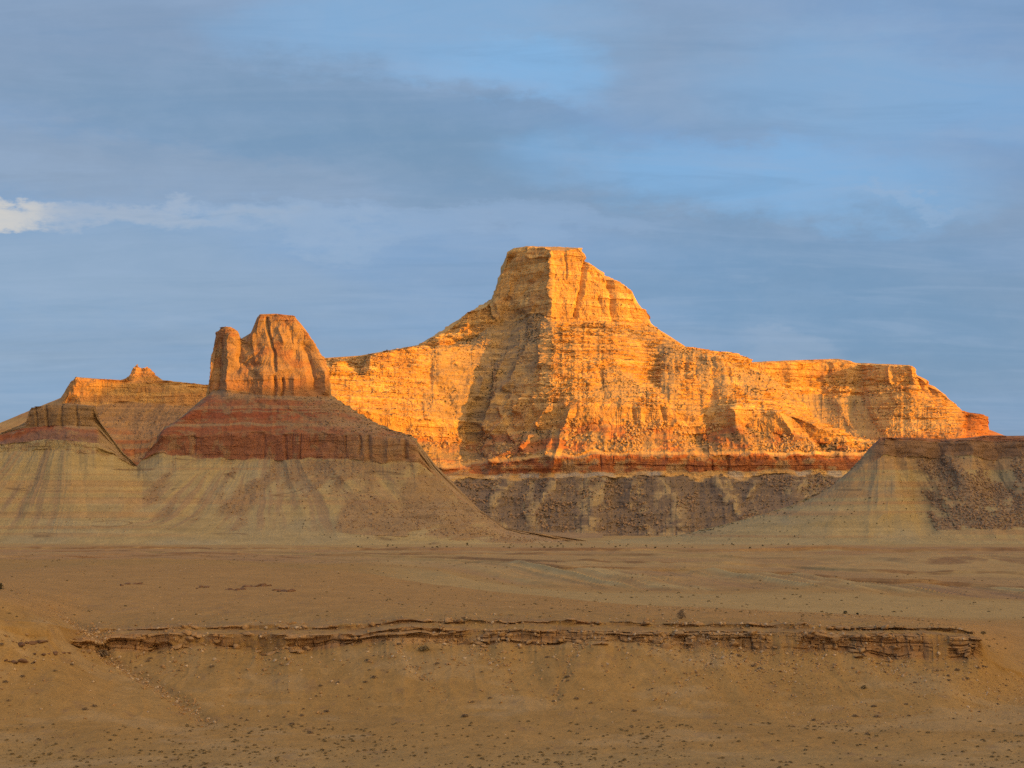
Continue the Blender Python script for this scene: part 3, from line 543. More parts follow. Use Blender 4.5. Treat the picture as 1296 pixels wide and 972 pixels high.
up = ss(4.98, 5.05, ti)*ss(7.05, 6.95, ti)
zz = z+8*fbm(I['x']/80, I['y']/80, 0.5, 2)
redu = ss(178, 186, zz)*ss(214, 205, zz)*(1-0.75*ss(-0.25, 0.2, vnoise(zz/3.5, 3.0, 1.0)))
ucol = mixc(C3(.31,.215,.135)*np.ones(P2.shape), C3(.27,.095,.055), np.maximum(redu, ss(168, 160, zz)*0.8)*(1-0.5*ss(350, 470, PX)))
ucol = mixc(ucol, C3(.285,.105,.06), 0.8*ss(0.0, 0.2, vnoise(zz/5.5, I['x']/220, 12.0))*ss(232, 222, zz)*(1-0.6*ss(360, 440, PX)))
ucol = mixc(ucol, C3(.27,.095,.055), 0.85*ss(0.05, 0.3, vnoise(zz/9, I['x']/60, 2.0))*ss(150, 200, PX)*ss(300, 250, PX))
ucol = mixc(ucol, C3(.22,.15,.125), 0.75*ss(140, 130, PX)*ss(6.1, 5.6, ti))
ucol = mixc(ucol, REDR*0.8, 0.8*ss(45, 20, PX)*ss(5.2, 5.8, ti))
apr = ss(0.0, 0.3, fbm(I['x']/22+zz/30, I['y']/22, zz/14, 4, 0.6)+0.22*ss(330, 430, PX)-0.05); ucol = mixc(ucol, C3(.27,.185,.115), 0.8*apr)
cbur = ss(0.12, 0.35, fbm(PX/11, ti*2, 7.0, 4, 0.6))*ss(3.9, 4.05, ti)*ss(5.1, 5.0, ti); col = mixc(col, C3(.27,.18,.11), 0.75*cbur)
col = mixc(col, ucol, up*(1-flank)); col = mixc(col, C3(.30,.215,.13), flank)
up = up*(1-flank)
tw = ss(6.95, 7.05, ti)*(1-flank)
tcol = mixc(C3(.345,.225,.12)*np.ones(P2.shape), C3(.32,.155,.08), ss(0.0, 0.45, fbm(I['x']/22, I['y']/22, z/22, 3))*0.8)  # tower rock coloured duller to stand in for the weaker sun on it
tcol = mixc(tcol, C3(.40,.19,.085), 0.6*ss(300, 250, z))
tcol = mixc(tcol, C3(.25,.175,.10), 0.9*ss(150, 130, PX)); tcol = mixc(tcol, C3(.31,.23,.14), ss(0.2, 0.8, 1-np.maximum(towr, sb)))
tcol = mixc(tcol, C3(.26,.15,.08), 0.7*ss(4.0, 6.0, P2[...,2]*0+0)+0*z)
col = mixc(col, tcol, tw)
col = col*strata_shade(I, 0.11)[..., None]
bl_ = vnoise(z/11.0+0.3*fbm(I['x']/90, 1.0, 1.0, 2), I['x']/130, 21.0)
col = mixc(col, C3(.17,.12,.075), 0.8*ss(0.55, 0.62, bl_)*ss(0.70, 0.64, bl_)*(ti < 3.9)*ss(-0.2, 0.2, vnoise(I['x']/40, z/20, 3.0)))
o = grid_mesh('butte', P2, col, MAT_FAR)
props(o, 'structure', 'towered butte with a red cliff band above striped yellow slopes on the left', 'butte')
LEFT = dict(P=P2, ti=ti, Wt=Wt, PX=PX, n=I['n'])

# =================================================================== right-hand hill
rh = [
 [(740,700,2950),(1000,700,2950),(1700,700,2950)],
 [(740,690,3150),(860,688,3140),(960,684,3110),(1100,682,3080),(1296,684,3070),(1700,684,3070)],
 [(740,688.5,3280),(860,682,3240),(930,672,3190),(1000,664,3160),(1060,658,3140),(1120,655,3140),(1170,662,3190),(1230,655,3160),(1296,652,3150),(1700,655,3150)],
 [(740,687.5,3380),(860,679.5,3330),(930,665,3280),(1000,648,3260),(1040,638,3240),(1080,628,3230),(1130,618,3230),(1170,632,3290),(1220,622,3250),(1260,625,3280),(1296,618,3250),(1500,615,3250),(1700,618,3250)],
 [(740,687,3400),(860,678.5,3370),(930,662,3330),(1000,642,3320),(1040,626,3310),(1070,607,3300),(1095,588,3305),(1120,578,3310),(1150,579,3335),(1190,580,3370),(1230,578,3335),(1260,580,3360),(1296,578,3330),(1500,575,3330),(1700,578,3330)],
 [(740,686.5,3420),(860,678,3395),(930,661,3360),(1000,641,3350),(1040,624,3345),(1070,604,3335),(1095,582,3335),(1110,565,3330),(1120,557,3325),(1150,558,3350),(1190,560,3384),(1230,558,3350),(1260,560,3372),(1296,559,3345),(1500,556,3345),(1700,560,3345)],
 [(740,686,3440),(860,677.5,3420),(930,660.5,3385),(1000,640,3375),(1040,622,3365),(1070,602,3355),(1095,580,3352),(1111,562,3345),(1113,554,3345),(1125,553.5,3350),(1160,554,3370),(1190,556,3400),(1222,556,3380),(1245,551,3400),(1270,551,3400),(1296,554,3380),(1320,550,3380),(1500,552,3370),(1700,556,3370)],
 [(740,688,3520),(860,680,3500),(1000,645,3460),(1070,612,3450),(1113,556,3560),(1190,557,3600),(1245,552,3600),(1320,551,3600),(1700,557,3600)],
 [(740,690,3800),(1000,670,3800),(1113,640,3900),(1700,640,3900)],
]
kd = ['b','b','b','b','c','l','f','b']; rows = [8, 40, 62, 70, 34, 12, 8, 10]
pxs = cols(845, 1312, 0.85, 741, 1690, 9)
P, Wt, ti = loft(rh, rows, kd, pxs, wig=0.14, crest=6, jy={4:4,5:2}); PX = np.repeat(pxs[None], P.shape[0], 0)
AP3 = W(1125, 540, 3420.0)[:2]
def fanR(P):
    a = np.arctan2(P[...,0]-AP3[0], -(P[...,1]-AP3[1])+30)*300
    return np.where(P[...,0] < AP3[0]+60, a, P[...,0]*0.9-AP3[0]*0.9+90)
FR_ = fanR(P)
rub = ss(-0.14, 0.20, 1.2*fbm(FR_/42, ti*1.3, 1.4, 5, 0.6)+0.02*ss(1150,1200,PX)+0.2*ss(1240,1296,PX)-0.9*ss(1195,1120,PX+7*(ti-3)+9*fbm(PX/9, ti*6, 2.0, 4)))*((ti > 1.5) & (ti < 4.3))
mv = Wt['b']*rub*0.9; Wt['b'] -= mv; Wt['t'] += mv
mv = Wt['c']*ss(1112, 1100, PX); Wt['c'] -= mv; Wt['b'] += mv
P2, I = relief(P, Wt, dict(s=110, big=7, step=8, cl=2.6, gul=14, gs=80, ro=2.2, bed=0.04, slot=3.0, feats=[(((1135,560),(1150,600),(1175,670)), 10, -16), (((1200,575),(1230,620),(1265,655)), 8, 12), (((1165,575),(1200,640)), 6, 8), (((1245,575),(1285,640)), 8, -10), (((1108,565),(1060,620),(1000,655)), 8, 8), (((1115,575),(1110,640)), 8, 9)]), 5.0, fan=fanR)
z = P2[...,2]
bedv = vnoise(z/6.0, I['x']/500, 1.0); bedv2 = vnoise(z/2.4, I['x']/200, 6.0)
col = mixc(YEL*np.ones(P2.shape), C3(.34,.215,.115), ss(-0.1, 0.5, bedv)*0.7)
col = mixc(col, GRN, 0.5*ss(0.1, 0.6, fbm(I['x']/90, z/30, 3.0, 3))); col *= (1+0.06*bedv2)[..., None]
col = mixc(col, C3(.245,.175,.12), Wt['t']*0.8)
col = mixc(col, C3(.22,.13,.085), 0.85*ss(3.97, 4.05, ti)*ss(1095, 1112, PX)*ss(5.4,5.0,ti)); col = mixc(col, C3(.27,.12,.075), 0.8*ss(5.0, 5.3, ti)*ss(1095, 1112, PX))
col = col*strata_shade(I, 0.11)[..., None]
bl_ = vnoise(z/11.0, I['x']/150, 21.0)
col = mixc(col, C3(.17,.12,.075), 0.7*ss(0.52, 0.58, bl_)*ss(0.68, 0.62, bl_)*(ti < 3.9)*ss(-0.2, 0.2, vnoise(I['x']/40, z/20, 3.0)))
o = grid_mesh('hill', P2, col, MAT_FAR); props(o, 'structure', 'shaded tan hill with a dark ledge along its top at the right edge', 'hill')
RIGHT = dict(P=P2, ti=ti, Wt=Wt, PX=PX, n=I['n'])

# =================================================================== ground: valley floor, bench with its ledges, plain to the horizon
def cst(py, D, xs=(-900, 2200)): return [(xs[0], py, D), (xs[1], py, D)]
g = [
 [(-900,1560,60),(2200,1560,60)],
 [(-900,1150,150),(2200,1150,150)],
 cst(1010, 246),
 [(-900,965,270),(0,960,282),(650,958,284),(1296,958,284),(2200,960,280)],
 [(-900,900,305),(0,905,308),(120,900,315),(250,905,326),(400,908,328),(650,900,331),(900,902,330),(1100,908,328),(1200,905,328),(1296,893,345),(1500,880,355),(2200,880,355)],
 [(-900,840,325),(0,850,325),(80,850,335),(130,852,352),(180,855,352),(280,850,354),(400,848,356),(520,845,352),(650,845,357),(720,848,352),(800,842,357),(900,842,356),(1000,845,357),(1130,855,355),(1200,858,352),(1250,865,358),(1296,872,375),(1500,865,380),(2200,865,380)],
 # foot of lower ledge
 [(-900,790,340),(0,800,338),(60,806,344),(100,818,362),(130,822,368),(250,818,371),(330,822,371),(400,819,370),(460,812,370),(500,808,369),(600,812,372),(700,813,371),(760,809,370),(860,808,371),(960,813,371),(1060,816,370),(1130,829,368),(1180,828,368),(1238,825,369),(1252,836,374),(1270,845,380),(1296,852,388),(1500,850,395),(2200,850,395)],
 # top of lower ledge
 [(-900,785,341),(0,792,339),(60,798,345),(95,809,363),(130,804,369),(250,802,372),(330,802,372),(400,801,371),(460,803,371),(510,794,370),(600,796,373),(700,797,372),(760,798,371),(860,799,372),(960,799,372),(1060,803,371),(1130,802,369),(1200,804,369),(1238,806,370),(1250,828,377),(1270,842,383),(1296,849,391),(1500,848,398),(2200,848,398)],
 # foot of upper ledge
 [(-900,780,343),(0,787,341),(60,790,347),(95,801,366),(130,799,374),(250,797,378),(400,795,378),(460,796,378),(510,789,377),(700,789,379),(860,792,378),(960,793,378),(1060,797,377),(1130,797,375),(1200,799,376),(1236,803,375),(1250,825,381),(1270,838,388),(1296,845,396),(1500,844,402),(2200,844,402)],
 [(-900,778,343.5),(0,785,341.5),(60,788,347.5),(95,797,366.5),(130,795,374.5),(250,793,378.5),(400,791,378.5),(460,790,378.5),(510,784,377.5),(700,785,379.5),(860,788,378.5),(960,789,378.5),(1060,792,377.5),(1130,793,375.5),(1200,796,376.5),(1236,801,375.5),(1250,822,383),(1270,835,392),(1296,841,402),(1500,840,408),(2200,840,408)],
 # bench surface
 [(-900,750,360),(-60,752,358),(0,757,356),(40,769,362),(70,782,378),(100,781,410),(250,776,420),(500,770,425),(650,770,425),(800,775,415),(900,780,405),(1000,783,402),(1100,786,398),(1170,791,394),(1225,799,390),(1245,815,398),(1270,822,415),(1296,825,425),(1500,822,430),(2200,820,430)],
 [(-900,738,430),(-60,742,430),(0,745,430),(40,748,460),(100,740,520),(250,738,540),(400,742,540),(500,750,520),(600,758,500),(700,765,470),(800,770,450),(900,773,438),(1000,777,430),(1100,781,422),(1170,787,415),(1215,794,412),(1240,802,425),(1296,806,470),(1500,806,480),(2200,804,480)],
 # skyline of the red mound
 [(-900,722,620),(0,725,640),(100,717,700),(250,715,720),(350,719,710),(450,727,660),(550,739,590),(650,751,530),(720,759,500),(800,765,480),(900,769,465),(1000,774,450),(1100,778,442),(1160,783,440),(1215,790,445),(1260,793,500),(1296,794,530),(1500,792,540),(2200,790,540)],
 # dip behind it
 [(-900,721,800),(0,722,820),(100,716,850),(250,715.5,860),(350,722,820),(450,731,760),(550,744,690),(650,757,620),(720,764,590),(800,768,580),(900,772,570),(1000,776,560),(1100,778,560),(1160,780,570),(1215,782,590),(1296,782,610),(1500,782,620),(2200,780,620)],
 # wash
 [(-900,714,1000),(0,712,1020),(250,711,1020),(450,722,900),(550,733,820),(650,743,780),(800,757,720),(900,758,720),(1000,760,720),(1150,764,720),(1296,768,740),(2200,766,740)],
 [(-900,711,1120),(0,708,1180),(250,707,1200),(450,715,1080),(560,724,980),(640,738,880),(720,748,820),(850,750,830),(1000,747,850),(1100,750,850),(1200,756,840),(1296,756,860),(2200,754,860)],
 # banks and level benches beyond the wash: foot of each riser, then its top
 [(-900,706,1300),(0,704,1350),(250,704,1350),(450,708,1250),(620,711.5,1150),(700,718,1060),(780,720,1050),(850,720,1050),(950,727,1020),(1020,727,1020),(1100,735,1000),(1170,737,990),(1230,736,990),(1296,742,970),(2200,740,970)],
 [(-900,705.4,1306),(0,703.3,1356),(250,703.3,1356),(450,707,1256),(620,710,1156),(700,716.5,1066),(780,717.5,1056),(850,717.5,1056),(950,724.5,1026),(1020,725,1026),(1100,733,1006),(1170,734,996),(1230,733,996),(1296,738.5,976),(2200,737,976)],
 [(-900,703,1500),(0,702,1550),(300,702.6,1550),(500,705.4,1480),(620,707,1400),(700,711,1300),(850,714,1250),(1000,716,1230),(1100,727,1130),(1200,727,1130),(1296,731,1100),(2200,730,1100)],
 [(-900,702.2,1510),(0,701.2,1560),(300,701.6,1560),(500,703.4,1490),(620,705.4,1410),(700,709,1310),(850,711.5,1260),(1000,713.5,1240),(1100,724,1140),(1200,724,1140),(1296,728,1110),(2200,727,1110)],
 [(-900,699,1900),(0,699.5,1900),(300,700.4,1850),(500,702.5,1700),(620,702.5,1700),(800,703.5,1650),(950,706.5,1550),(1100,710,1450),(1150,716,1330),(1250,712,1400),(1296,716,1350),(2200,714,1350)],
 [(-900,697.8,1912),(0,698,1912),(300,698.6,1862),(500,700.2,1712),(620,700.6,1712),(800,701.6,1662),(950,704.6,1562),(1100,706.5,1480),(1150,709,1400),(1200,704.5,1500),(1250,703,1550),(1296,705,1500),(2200,706,1450)],
 [(-900,694.5,2300),(300,695.5,2300),(600,697.5,2250),(900,698,2200),(1040,697,2250),(1150,698,2250),(1296,698,2200),(2200,697,2200)],
 [(-900,692.5,2315),(300,693.6,2315),(600,695.4,2265),(900,695.6,2215),(1040,693.0,2265),(1150,695,2265),(1296,695.5,2215),(2200,695,2215)],
 [(-900,688,2800),(300,690,2800),(700,692,2800),(1000,690,2800),(2200,690,2800)],
 [(-900,685,3200),(300,688,3200),(700,688,3200),(1000,688,3200),(2200,688,3200)],
 [(-900,676,4300),(700,678,4300),(2200,676,4300)],
 [(-900,665,7000),(2200,665,7000)],
 [(-900,652,20000),(2200,652,20000)],
 [(-900,645,60000),(2200,645,60000)],
]
rows = [6, 12, 30, 40, 50, 44, 60, 12, 16, 26, 50, 44, 8, 16, 24, 40, 8, 24, 8, 20, 8, 18, 7, 16, 12, 20, 8, 6, 5]
assert len(rows) == len(g)-1, (len(rows), len(g))
kd = ['f']*len(rows)
pxs = cols(-16, 1312, 0.95, -900, 2180, 10)
def jit(k, amp, seed, lo=95, hi=1240):
    c = np.array(g[k], float); xs = np.arange(lo, hi, 1.5); yy = np.interp(xs, c[:,0], c[:,1]); dd = np.interp(xs, c[:,0], c[:,2])
    n_ = fbm(xs/55, seed, 0.5, 5, 0.62)*ss(lo, lo+20, xs)*ss(hi, hi-20, xs); yy = yy+amp*n_; dd = dd+2.2*fbm(xs/28, seed*2, 7.5, 4, 0.6)*ss(lo, lo+20, xs)*ss(hi, hi-20, xs)*JD[k]
    g[k] = [tuple(r) for r in c if r[0] < lo]+list(zip(xs, yy, dd))+[tuple(r) for r in c if r[0] > hi]
JD = {6:1, 7:1, 8:.6, 9:.6, 10:.3}
for k, a_ in ((16, 26), (18, 40), (20, 55), (22, 70)):
    for kk in (k, k+1):
        c = np.array(g[kk], float); xs = np.arange(-200, 1500, 3.0); yy = np.interp(xs, c[:,0], c[:,1]); dd = np.interp(xs, c[:,0], c[:,2])
        n_ = fbm(xs/75, k*1.7, 0.3, 5, 0.58); n2_ = fbm(xs/24, k*1.7, 7.3, 3)
        yy = yy+(yy-EYE)*(-n_*a_/dd)+(kk-k)*(1.2*n2_-1.4); dd = dd+n_*a_
        g[kk] = [tuple(c[0])]+list(zip(xs, yy, dd))+[tuple(c[-1])]
g[6] = [(a_, b_+(3.0 if 96 < a_ < 1240 else 0), c_-0.8*(96 < a_ < 1240)) for a_, b_, c_ in g[6]]
jit(6, 7.0, 1.0); jit(7, 4.5, 1.0+0.35); jit(8, 4.0, 1.35); jit(9, 5.5, 1.9)
for k in (6, 7, 8, 9):                       # keep the traced lines in order
    a = np.array(g[k+1], float); b = np.array(g[k], float)
    if k < 9: g[k+1] = [(x_, min(y_, float(np.interp(x_, b[:,0], b[:,1]))-0.6), max(d_, float(np.interp(x_, b[:,0], b[:,2]))+0.25)) for x_, y_, d_ in a]
P, Wt, ti = loft(g, rows, kd, pxs, wig=0, smooth=True); PX = np.repeat(pxs[None], P.shape[0], 0)
x, y, z0 = P[...,0].copy(), P[...,1].copy(), P[...,2].copy()
mid = ss(395, 620, y); far = ss(900, 1500, y)*ss(3200, 2600, y); cut = ss(3600, 3000, y)
zz = z0.copy()
# broad mounds and low spurs
pr = ridged(x/75+0.4*fbm(x/200, y/200, 1.0, 2), y/170, 6.6, 3); pz = ss(780, 900, y)*ss(2700, 2200, y)*ss(-500, -200, x+0.3*y); zz += pz*3.2*(pr-0.55)
bank = ss(15.0, 15.3, ti)*ss(16.1, 15.95, ti)*ss(480, 700, PX)
zz += bank*(8.0*(ridged((x+0.25*y)/48, 0.3, 3.3, 2)-0.55)+2.0*(ridged((x+0.25*y)/13, 0.3, 5.3, 2)-0.55))
zz += ss(420, 560, y)*cut*1.6*fbm(x/60, y/110, 0, 3) + far*1.6*(ridged(x/110, y/260, 1.0, 3)-0.55) + ss(700, 1000, y)*cut*0.8*fbm(x/55, y/90, 3.0, 3)
near = ss(400, 360, y)
# terraces: thin hard beds crop out as level ledges
def terr(zv, step, k, seed, wob):
    q = (zv+wob)/step; f = q-np.floor(q); kk = np.floor(q)
    on = ss(-0.15, 0.25, vnoise(x/90, y/160, kk*3.1+seed)+0.35*vnoise(x/17, y/30, kk+seed))
    r = np.where(f < 0.80, f*(1-k)+0*f, (f-0.80)/0.20*(1-0.80*(1-k))+0.80*(1-k))
    return np.where(on > 0, (kk+f+(r-f)*on)*step-wob, zv), on*ss(0.80, 0.86, f)
zz2, rise = terr(zz, 3.6, 0.75, 2.0, 0.5*fbm(x/120, y/200, 5.0, 2))
riser = sum(ss(k-0.02, k+0.05, ti)*ss(k+1.02, k+0.97, ti)*ss(-0.25, 0.15, fbm(x/60, k*2.0, 1.0, 4, 0.6)) for k in (16, 18, 20, 22))
zz = lerp(zz, zz2, 0.25*ss(620, 900, y)*cut); rise = 0.0*rise*ss(620, 900, y)*cut*ss(0.0, 0.3, vnoise(x/50, y/300, 12.0)+0.1)*0.8
# slope below the bench: gullies, rills, lumps
sl = ss(3.4, 4.6, ti)*ss(6.2, 5.9, ti)
ql = x+0.15*(y-340)+3*fbm(x/16, y/16, 0, 2)
zz += sl*(2.2*(ridged(ql/26, 0.3, 0.4, 2)-0.6)+0.5*(ridged(ql/6.5, y/60, 2.4, 2)-0.6))
zz += ss(70, 140, y)*(ss(700, 380, y)*(0.10*fbm(x/1.6, y/2.4, 0, 3)+0.22*fbm(x/7, y/10, 7.0, 3)))
gx = W(np.interp(y, [318, 332, 345, 358, 368, 380, 400], [262, 235, 200, 160, 122, 100, 72]), 800, y)[...,0]
gd = np.abs(x-gx+0.8*fbm(x/5, y/5, 1.0, 2)); gully = ss(4.2, 0.3, gd)*ss(308, 330, y)*ss(430, 385, y)
TR = [(((505,815),(520,840),(545,862),(565,880)), 6, 1), (((735,815),(720,840),(705,885)), 7, 1), (((600,820),(640,850),(650,880)), 9, .8), (((900,830),(860,870),(830,895)), 10, .8), (((330,830),(345,860)), 8, .5), (((1010,830),(1000,870)), 9, .6), (((980,820),(930,860)), 6, .5)]
trl = np.clip(feat(P, TR, 5.0), 0, 1)*sl; chute = np.clip(feat(P, [(((503,806),(512,832),(522,846)), 5, 1), (((1075,806),(1080,815)), 3, 1)], 3.0), 0, 1)
zz -= 0.9*gully+0.35*trl
P[...,2] = zz
# ledges: undercut slabs in the two risers
n = normals(P, 3); nh = np.hypot(n[...,0], n[...,1])+1e-6
hd = np.stack([n[...,0]/nh, n[...,1]/nh, 0*nh], -1)
inb = ss(86, 100, PX)*ss(1246, 1236, PX)
br = ss(-0.25, 0.15, fbm(x/9, 2.0, 4.0, 4)+0.12+0.35*fbm(x/3.0, np.clip(ti-6,0,1)*2.2, 9.0, 3))
br = np.maximum(br, 0.85*ss(1125, 1160, PX)*ss(-0.5, -0.1, fbm(x/5, 1.0, 8.0, 3)))
r1 = ss(5.85, 6.02, ti)*ss(7.03, 6.99, ti)*inb; r2 = ss(7.96, 8.01, ti)*ss(9.02, 8.99, ti)*inb*ss(-0.1, 0.12, fbm(x/6, 5.0, 9.0, 4, 0.6)-0.06+0.2*fbm(x/1.5, ti*2.0, 3.0, 2))
t1 = np.clip(ti-6, 0, 1)
lay = t1*(3.2+1.2*vnoise(x/30, 3.0, 3.0))+0.5*fbm(x/16, 0.4, 0.9, 3)
slot = ss(0.36, 0.5, np.abs(lay-np.floor(lay)-0.5))*ss(-0.3, 0.2, vnoise(x/8, np.round(lay), 1.0))
slab = vnoise(t1*4.2+0.35*fbm(x/14, 0.1, 0.2, 2)+0.12*x/14, x/26, 2.0); slab = np.sign(slab)*np.abs(slab)**0.6
prof = lerp(-0.55, 0.6, ss(0.05, 0.7, t1))+0.75*slab*ss(0.05, 0.2, t1)
blk = np.round(vnoise(x/3.6, t1*1.7, 6.0)*3)/3
jb = x/2.6+0.8*vnoise(x/5, np.floor(lay+0.5)*1.9, 0.5)+np.floor(lay+0.5)*5.3; jo = VALS[PERM[(np.floor(jb).astype(int)+7*np.floor(lay+0.5).astype(int)) & 4095]]; jf = np.abs(jb-np.floor(jb)-0.5)
d = r1*br*(prof+0.7*vnoise(x/6, np.floor(lay+0.5)*2.7, 5.0)+0.75*jo-0.7*slot-0.5*ss(0.42, 0.5, jf))*0.85 + 0.12*r1*(1-br)*fbm(x/2, y/2, zz/2, 3)
t2 = np.clip(ti-8, 0, 1)
d += r2*(lerp(-0.5, 0.5, ss(0.2, 0.7, t2))+0.35*np.round(vnoise(x/2.6, t2*2, 3.0)*3)/3)
d += 0.8*ss(6.0, 6.9, ti)*ss(10.2, 9.0, ti)*inb*fbm(x/22, 1.0, 2.0, 2)*2.0
P = P+hd*d[..., None]
P[...,2] += (r1*br*0.25+r2*0.2)*vnoise(x/3.0, t1*3, 1.0)
# colours
SOIL, SOILR, PALEW, GREY = C3(.315,.200,.074), C3(.335,.205,.078), C3(.365,.270,.122), C3(.31,.225,.105)
x, y, z = P[...,0], P[...,1], P[...,2]
fb = fbm(x/40, y/60, 0, 3)
col = mixc(SOIL*np.ones(P.shape), GREY, 0.7*ss(305, 285, y+14*fb)*ss(-0.5, 0.4, fb))
col = mixc(col, SOIL*C3(1.0,1.02,1.05), 0.5*sl)
redt = ss(9.2, 10.4, ti)*ss(13.0, 12.2, ti); col = mixc(col, SOILR, redt*0.85)
wash = ss(12.6, 13.3, ti)*ss(15.2, 14.6, ti)*ss(420, 560, PX); col = mixc(col, PALEW, wash*0.8)
beyond = ss(14.8, 15.6, ti)
bc = mixc(C3(.355,.240,.108)*np.ones(P.shape), C3(.375,.262,.118), ss(-0.25, 0.35, fbm(x/120, y/200, 1.0, 3)))
bc = mixc(bc, C3(.29,.19,.098), 0.6*pz*ss(0.52, 0.3, pr)); bc = mixc(bc, C3(.395,.29,.135), 0.6*pz*ss(0.62, 0.85, pr))
bc = mixc(bc, C3(.315,.19,.095), 0.7*ss(-0.1, 0.35, vnoise(z/2.4, x/300, 4.0)))
bl = vnoise(y/26.0+1.2*fbm(x/90, y/90, 2.0, 3), x/210, 8.0); bc = mixc(bc, C3(.17,.10,.06), 0.3*ss(0.42, 0.6, bl)*ss(-0.15, 0.15, fbm(x/50, y/200, 5.0, 4)))
col = mixc(col, bc, beyond*0.9)
col = mixc(col, C3(.35,.265,.13), ss(2300, 3000, y)*0.7)
fac = ridged((P2x := x+0.25*y)/48, 0.3, 3.3, 2); col = mixc(col, C3(.39,.30,.145), 0.9*bank*ss(0.5, 0.75, fac+0.2*fbm(x/12, y/20, 2.0, 3))); col = mixc(col, C3(.27,.175,.10), 0.9*bank*ss(0.55, 0.3, fac))
col = mixc(col, C3(.20,.115,.058), np.clip(riser, 0, 1)*0.75*ss(-0.3, 0.2, fbm(x/14, z/1.0, 3.0, 3)+0.15))
LEDGE = mixc(C3(.30,.18,.09)*np.ones(P.shape), C3(.38,.245,.125), ss(-0.4, 0.6, slab))
crum = ss(5.7, 6.2, ti)*ss(9.6, 9.0, ti)*inb*ss(-0.25, 0.15, fbm(x/2.2, y/3, z/0.6, 4, 0.6)); col = mixc(col, C3(.235,.15,.08), 0.65*crum)
col = mixc(col, LEDGE, np.clip(r1*br+r2, 0, 1)*0.9)
col = mixc(col, C3(.25,.17,.10), 0.5*gully*ss(-0.2, 0.4, fbm(x/1.5, y/3, 1.0, 3)))
col = mixc(col, C3(.40,.29,.15), 0.6*chute)
spk = ss(0.25, 0.6, fbm(x/4, y/6, 8.0, 4, 0.65)); col = mixc(col, C3(.23,.15,.085), 0.5*spk*ss(700, 400, y))
slz = ss(6.2, 5.4, ti)*ss(3.9, 5.0, ti); strk = ss(0.15, 0.5, fbm(ql/2.5, y/30, 2.0, 3)); col = mixc(col, C3(.36,.26,.135), 0.22*strk*slz)
col = mixc(col, C3(.37,.275,.15), 0.4*ss(0.05, 0.4, fbm(x/18, y/9, 13.0, 4, 0.6))*ss(420, 330, y))
col = col*(1+0.16*fbm(x/9, y/12, 3.0, 5, 0.62))[..., None]
ground = grid_mesh('ground', P, col, MAT_GROUND)
ground['kind'] = 'structure'
GND = dict(P=P, ti=ti, PX=PX, n=n, sl=sl, trl=trl, gul=gully)
# ground behind and beside the camera
th = np.linspace(0, 2*math.pi, 240); rr = np.array([0.5, 20, 45, 80, 160, 400, 900, 2000, 5000, 12000, 40000, 80000.])
hz_ = np.array([-1.7, -4.0, -12, -30, -52, -60, -66, -75, -95, -150, -400, -900.])
T_, R_ = np.meshgrid(th, rr); X_ = R_*np.sin(T_); Y_ = R_*np.cos(T_)
Z_ = np.repeat(hz_[:, None], 240, 1)+np.minimum(R_*0.01, 4)*fbm(X_/300, Y_/300, 0, 3)
wedge = (Y_ > 0) & (np.abs(np.arctan2(X_, Y_)) < 0.72); Z_ = np.where(wedge & (R_ > 50), Z_-np.minimum(40, R_*0.3), Z_)
o = grid_mesh('ground', np.stack([X_, Y_, Z_], -1)[:, ::-1], SOIL*np.ones(X_.shape+(3,)), MAT_GROUND); o['kind'] = 'structure'

# =================================================================== unseen mesa added off to the right, crest shaped to shade the valley
A0 = 2000.0; TE = math.tan(SUN_EL)
def cast_h(px, py, D):
    p = W(np.array([px], float), np.array([py], float), np.array([D], float))[0]
    return float(p[:2]@PH), p[2]+TE*(A0-float(p[:2]@SH))
anchors = [cast_h(95, 511, 4310), cast_h(200, 479, 4340), cast_h(340, 503, 3400), cast_h(600, 604, 4620), cast_h(700, 590, 4560), cast_h(800, 588, 4570),
           cast_h(950, 589, 4600), cast_h(1080, 590, 4680)]
print('anchors', [(round(a), round(b)) for a, b in anchors])
hw = [(-2500,380),(-500,480),(1200,640),(2200,705),(2450,700)] + [anchors[2]] + [(2950, 690), (3080, 760)] + anchors[:2] + [(3390, 890), (3560, 830), (3800, 660)] + sorted(anchors[3:]) + [(5000,480),(5600,460),(7500,430)]
hw = np.array(sorted(hw))
ww = np.arange(-2400, 7400, 12.0)
H = np.interp(ww, hw[:,0], hw[:,1]) + 20 + 12*fbm(ww/60, 0.3, 0.1, 4)
s_prof = np.array([-1500, -700, -330, -120, -100, -60, 0, 40, 400, 430, 900, 1700.])
zf = np.array([0, .10, .42, .60, .80, .82, 1.0, 1.0, .97, .80, .45, 0.])
S_ = np.interp(np.linspace(0, 11, 90), np.arange(12), s_prof); ZF = np.interp(np.linspace(0, 11, 90), np.arange(12), zf)
WW, SS = np.meshgrid(ww, S_); HH = H[None]*1.0
a_ = A0+SS+70*fbm(WW/260, SS/500, 0, 3)*ss(0.0, -60, SS)
Z = -90+(HH+90)*ZF[:, None]+6*fbm(WW/60, SS/60, 0, 3)*(ZF[:, None] < 0.99)
Xc = a_*SH[0]+WW*PH[0]; Yc = a_*SH[1]+WW*PH[1]
colc = mixc(BUFF*np.ones(Z.shape+(3,)), REDR, ss(-0.2, 0.5, vnoise(Z/25, WW/900, 1.0)))
o = grid_mesh('mesa', np.stack([Xc, Yc, Z], -1), colc, MAT_FAR); props(o, 'structure', 'added unseen buff mesa off to the right, shaped to cast the valley shade', 'mesa')
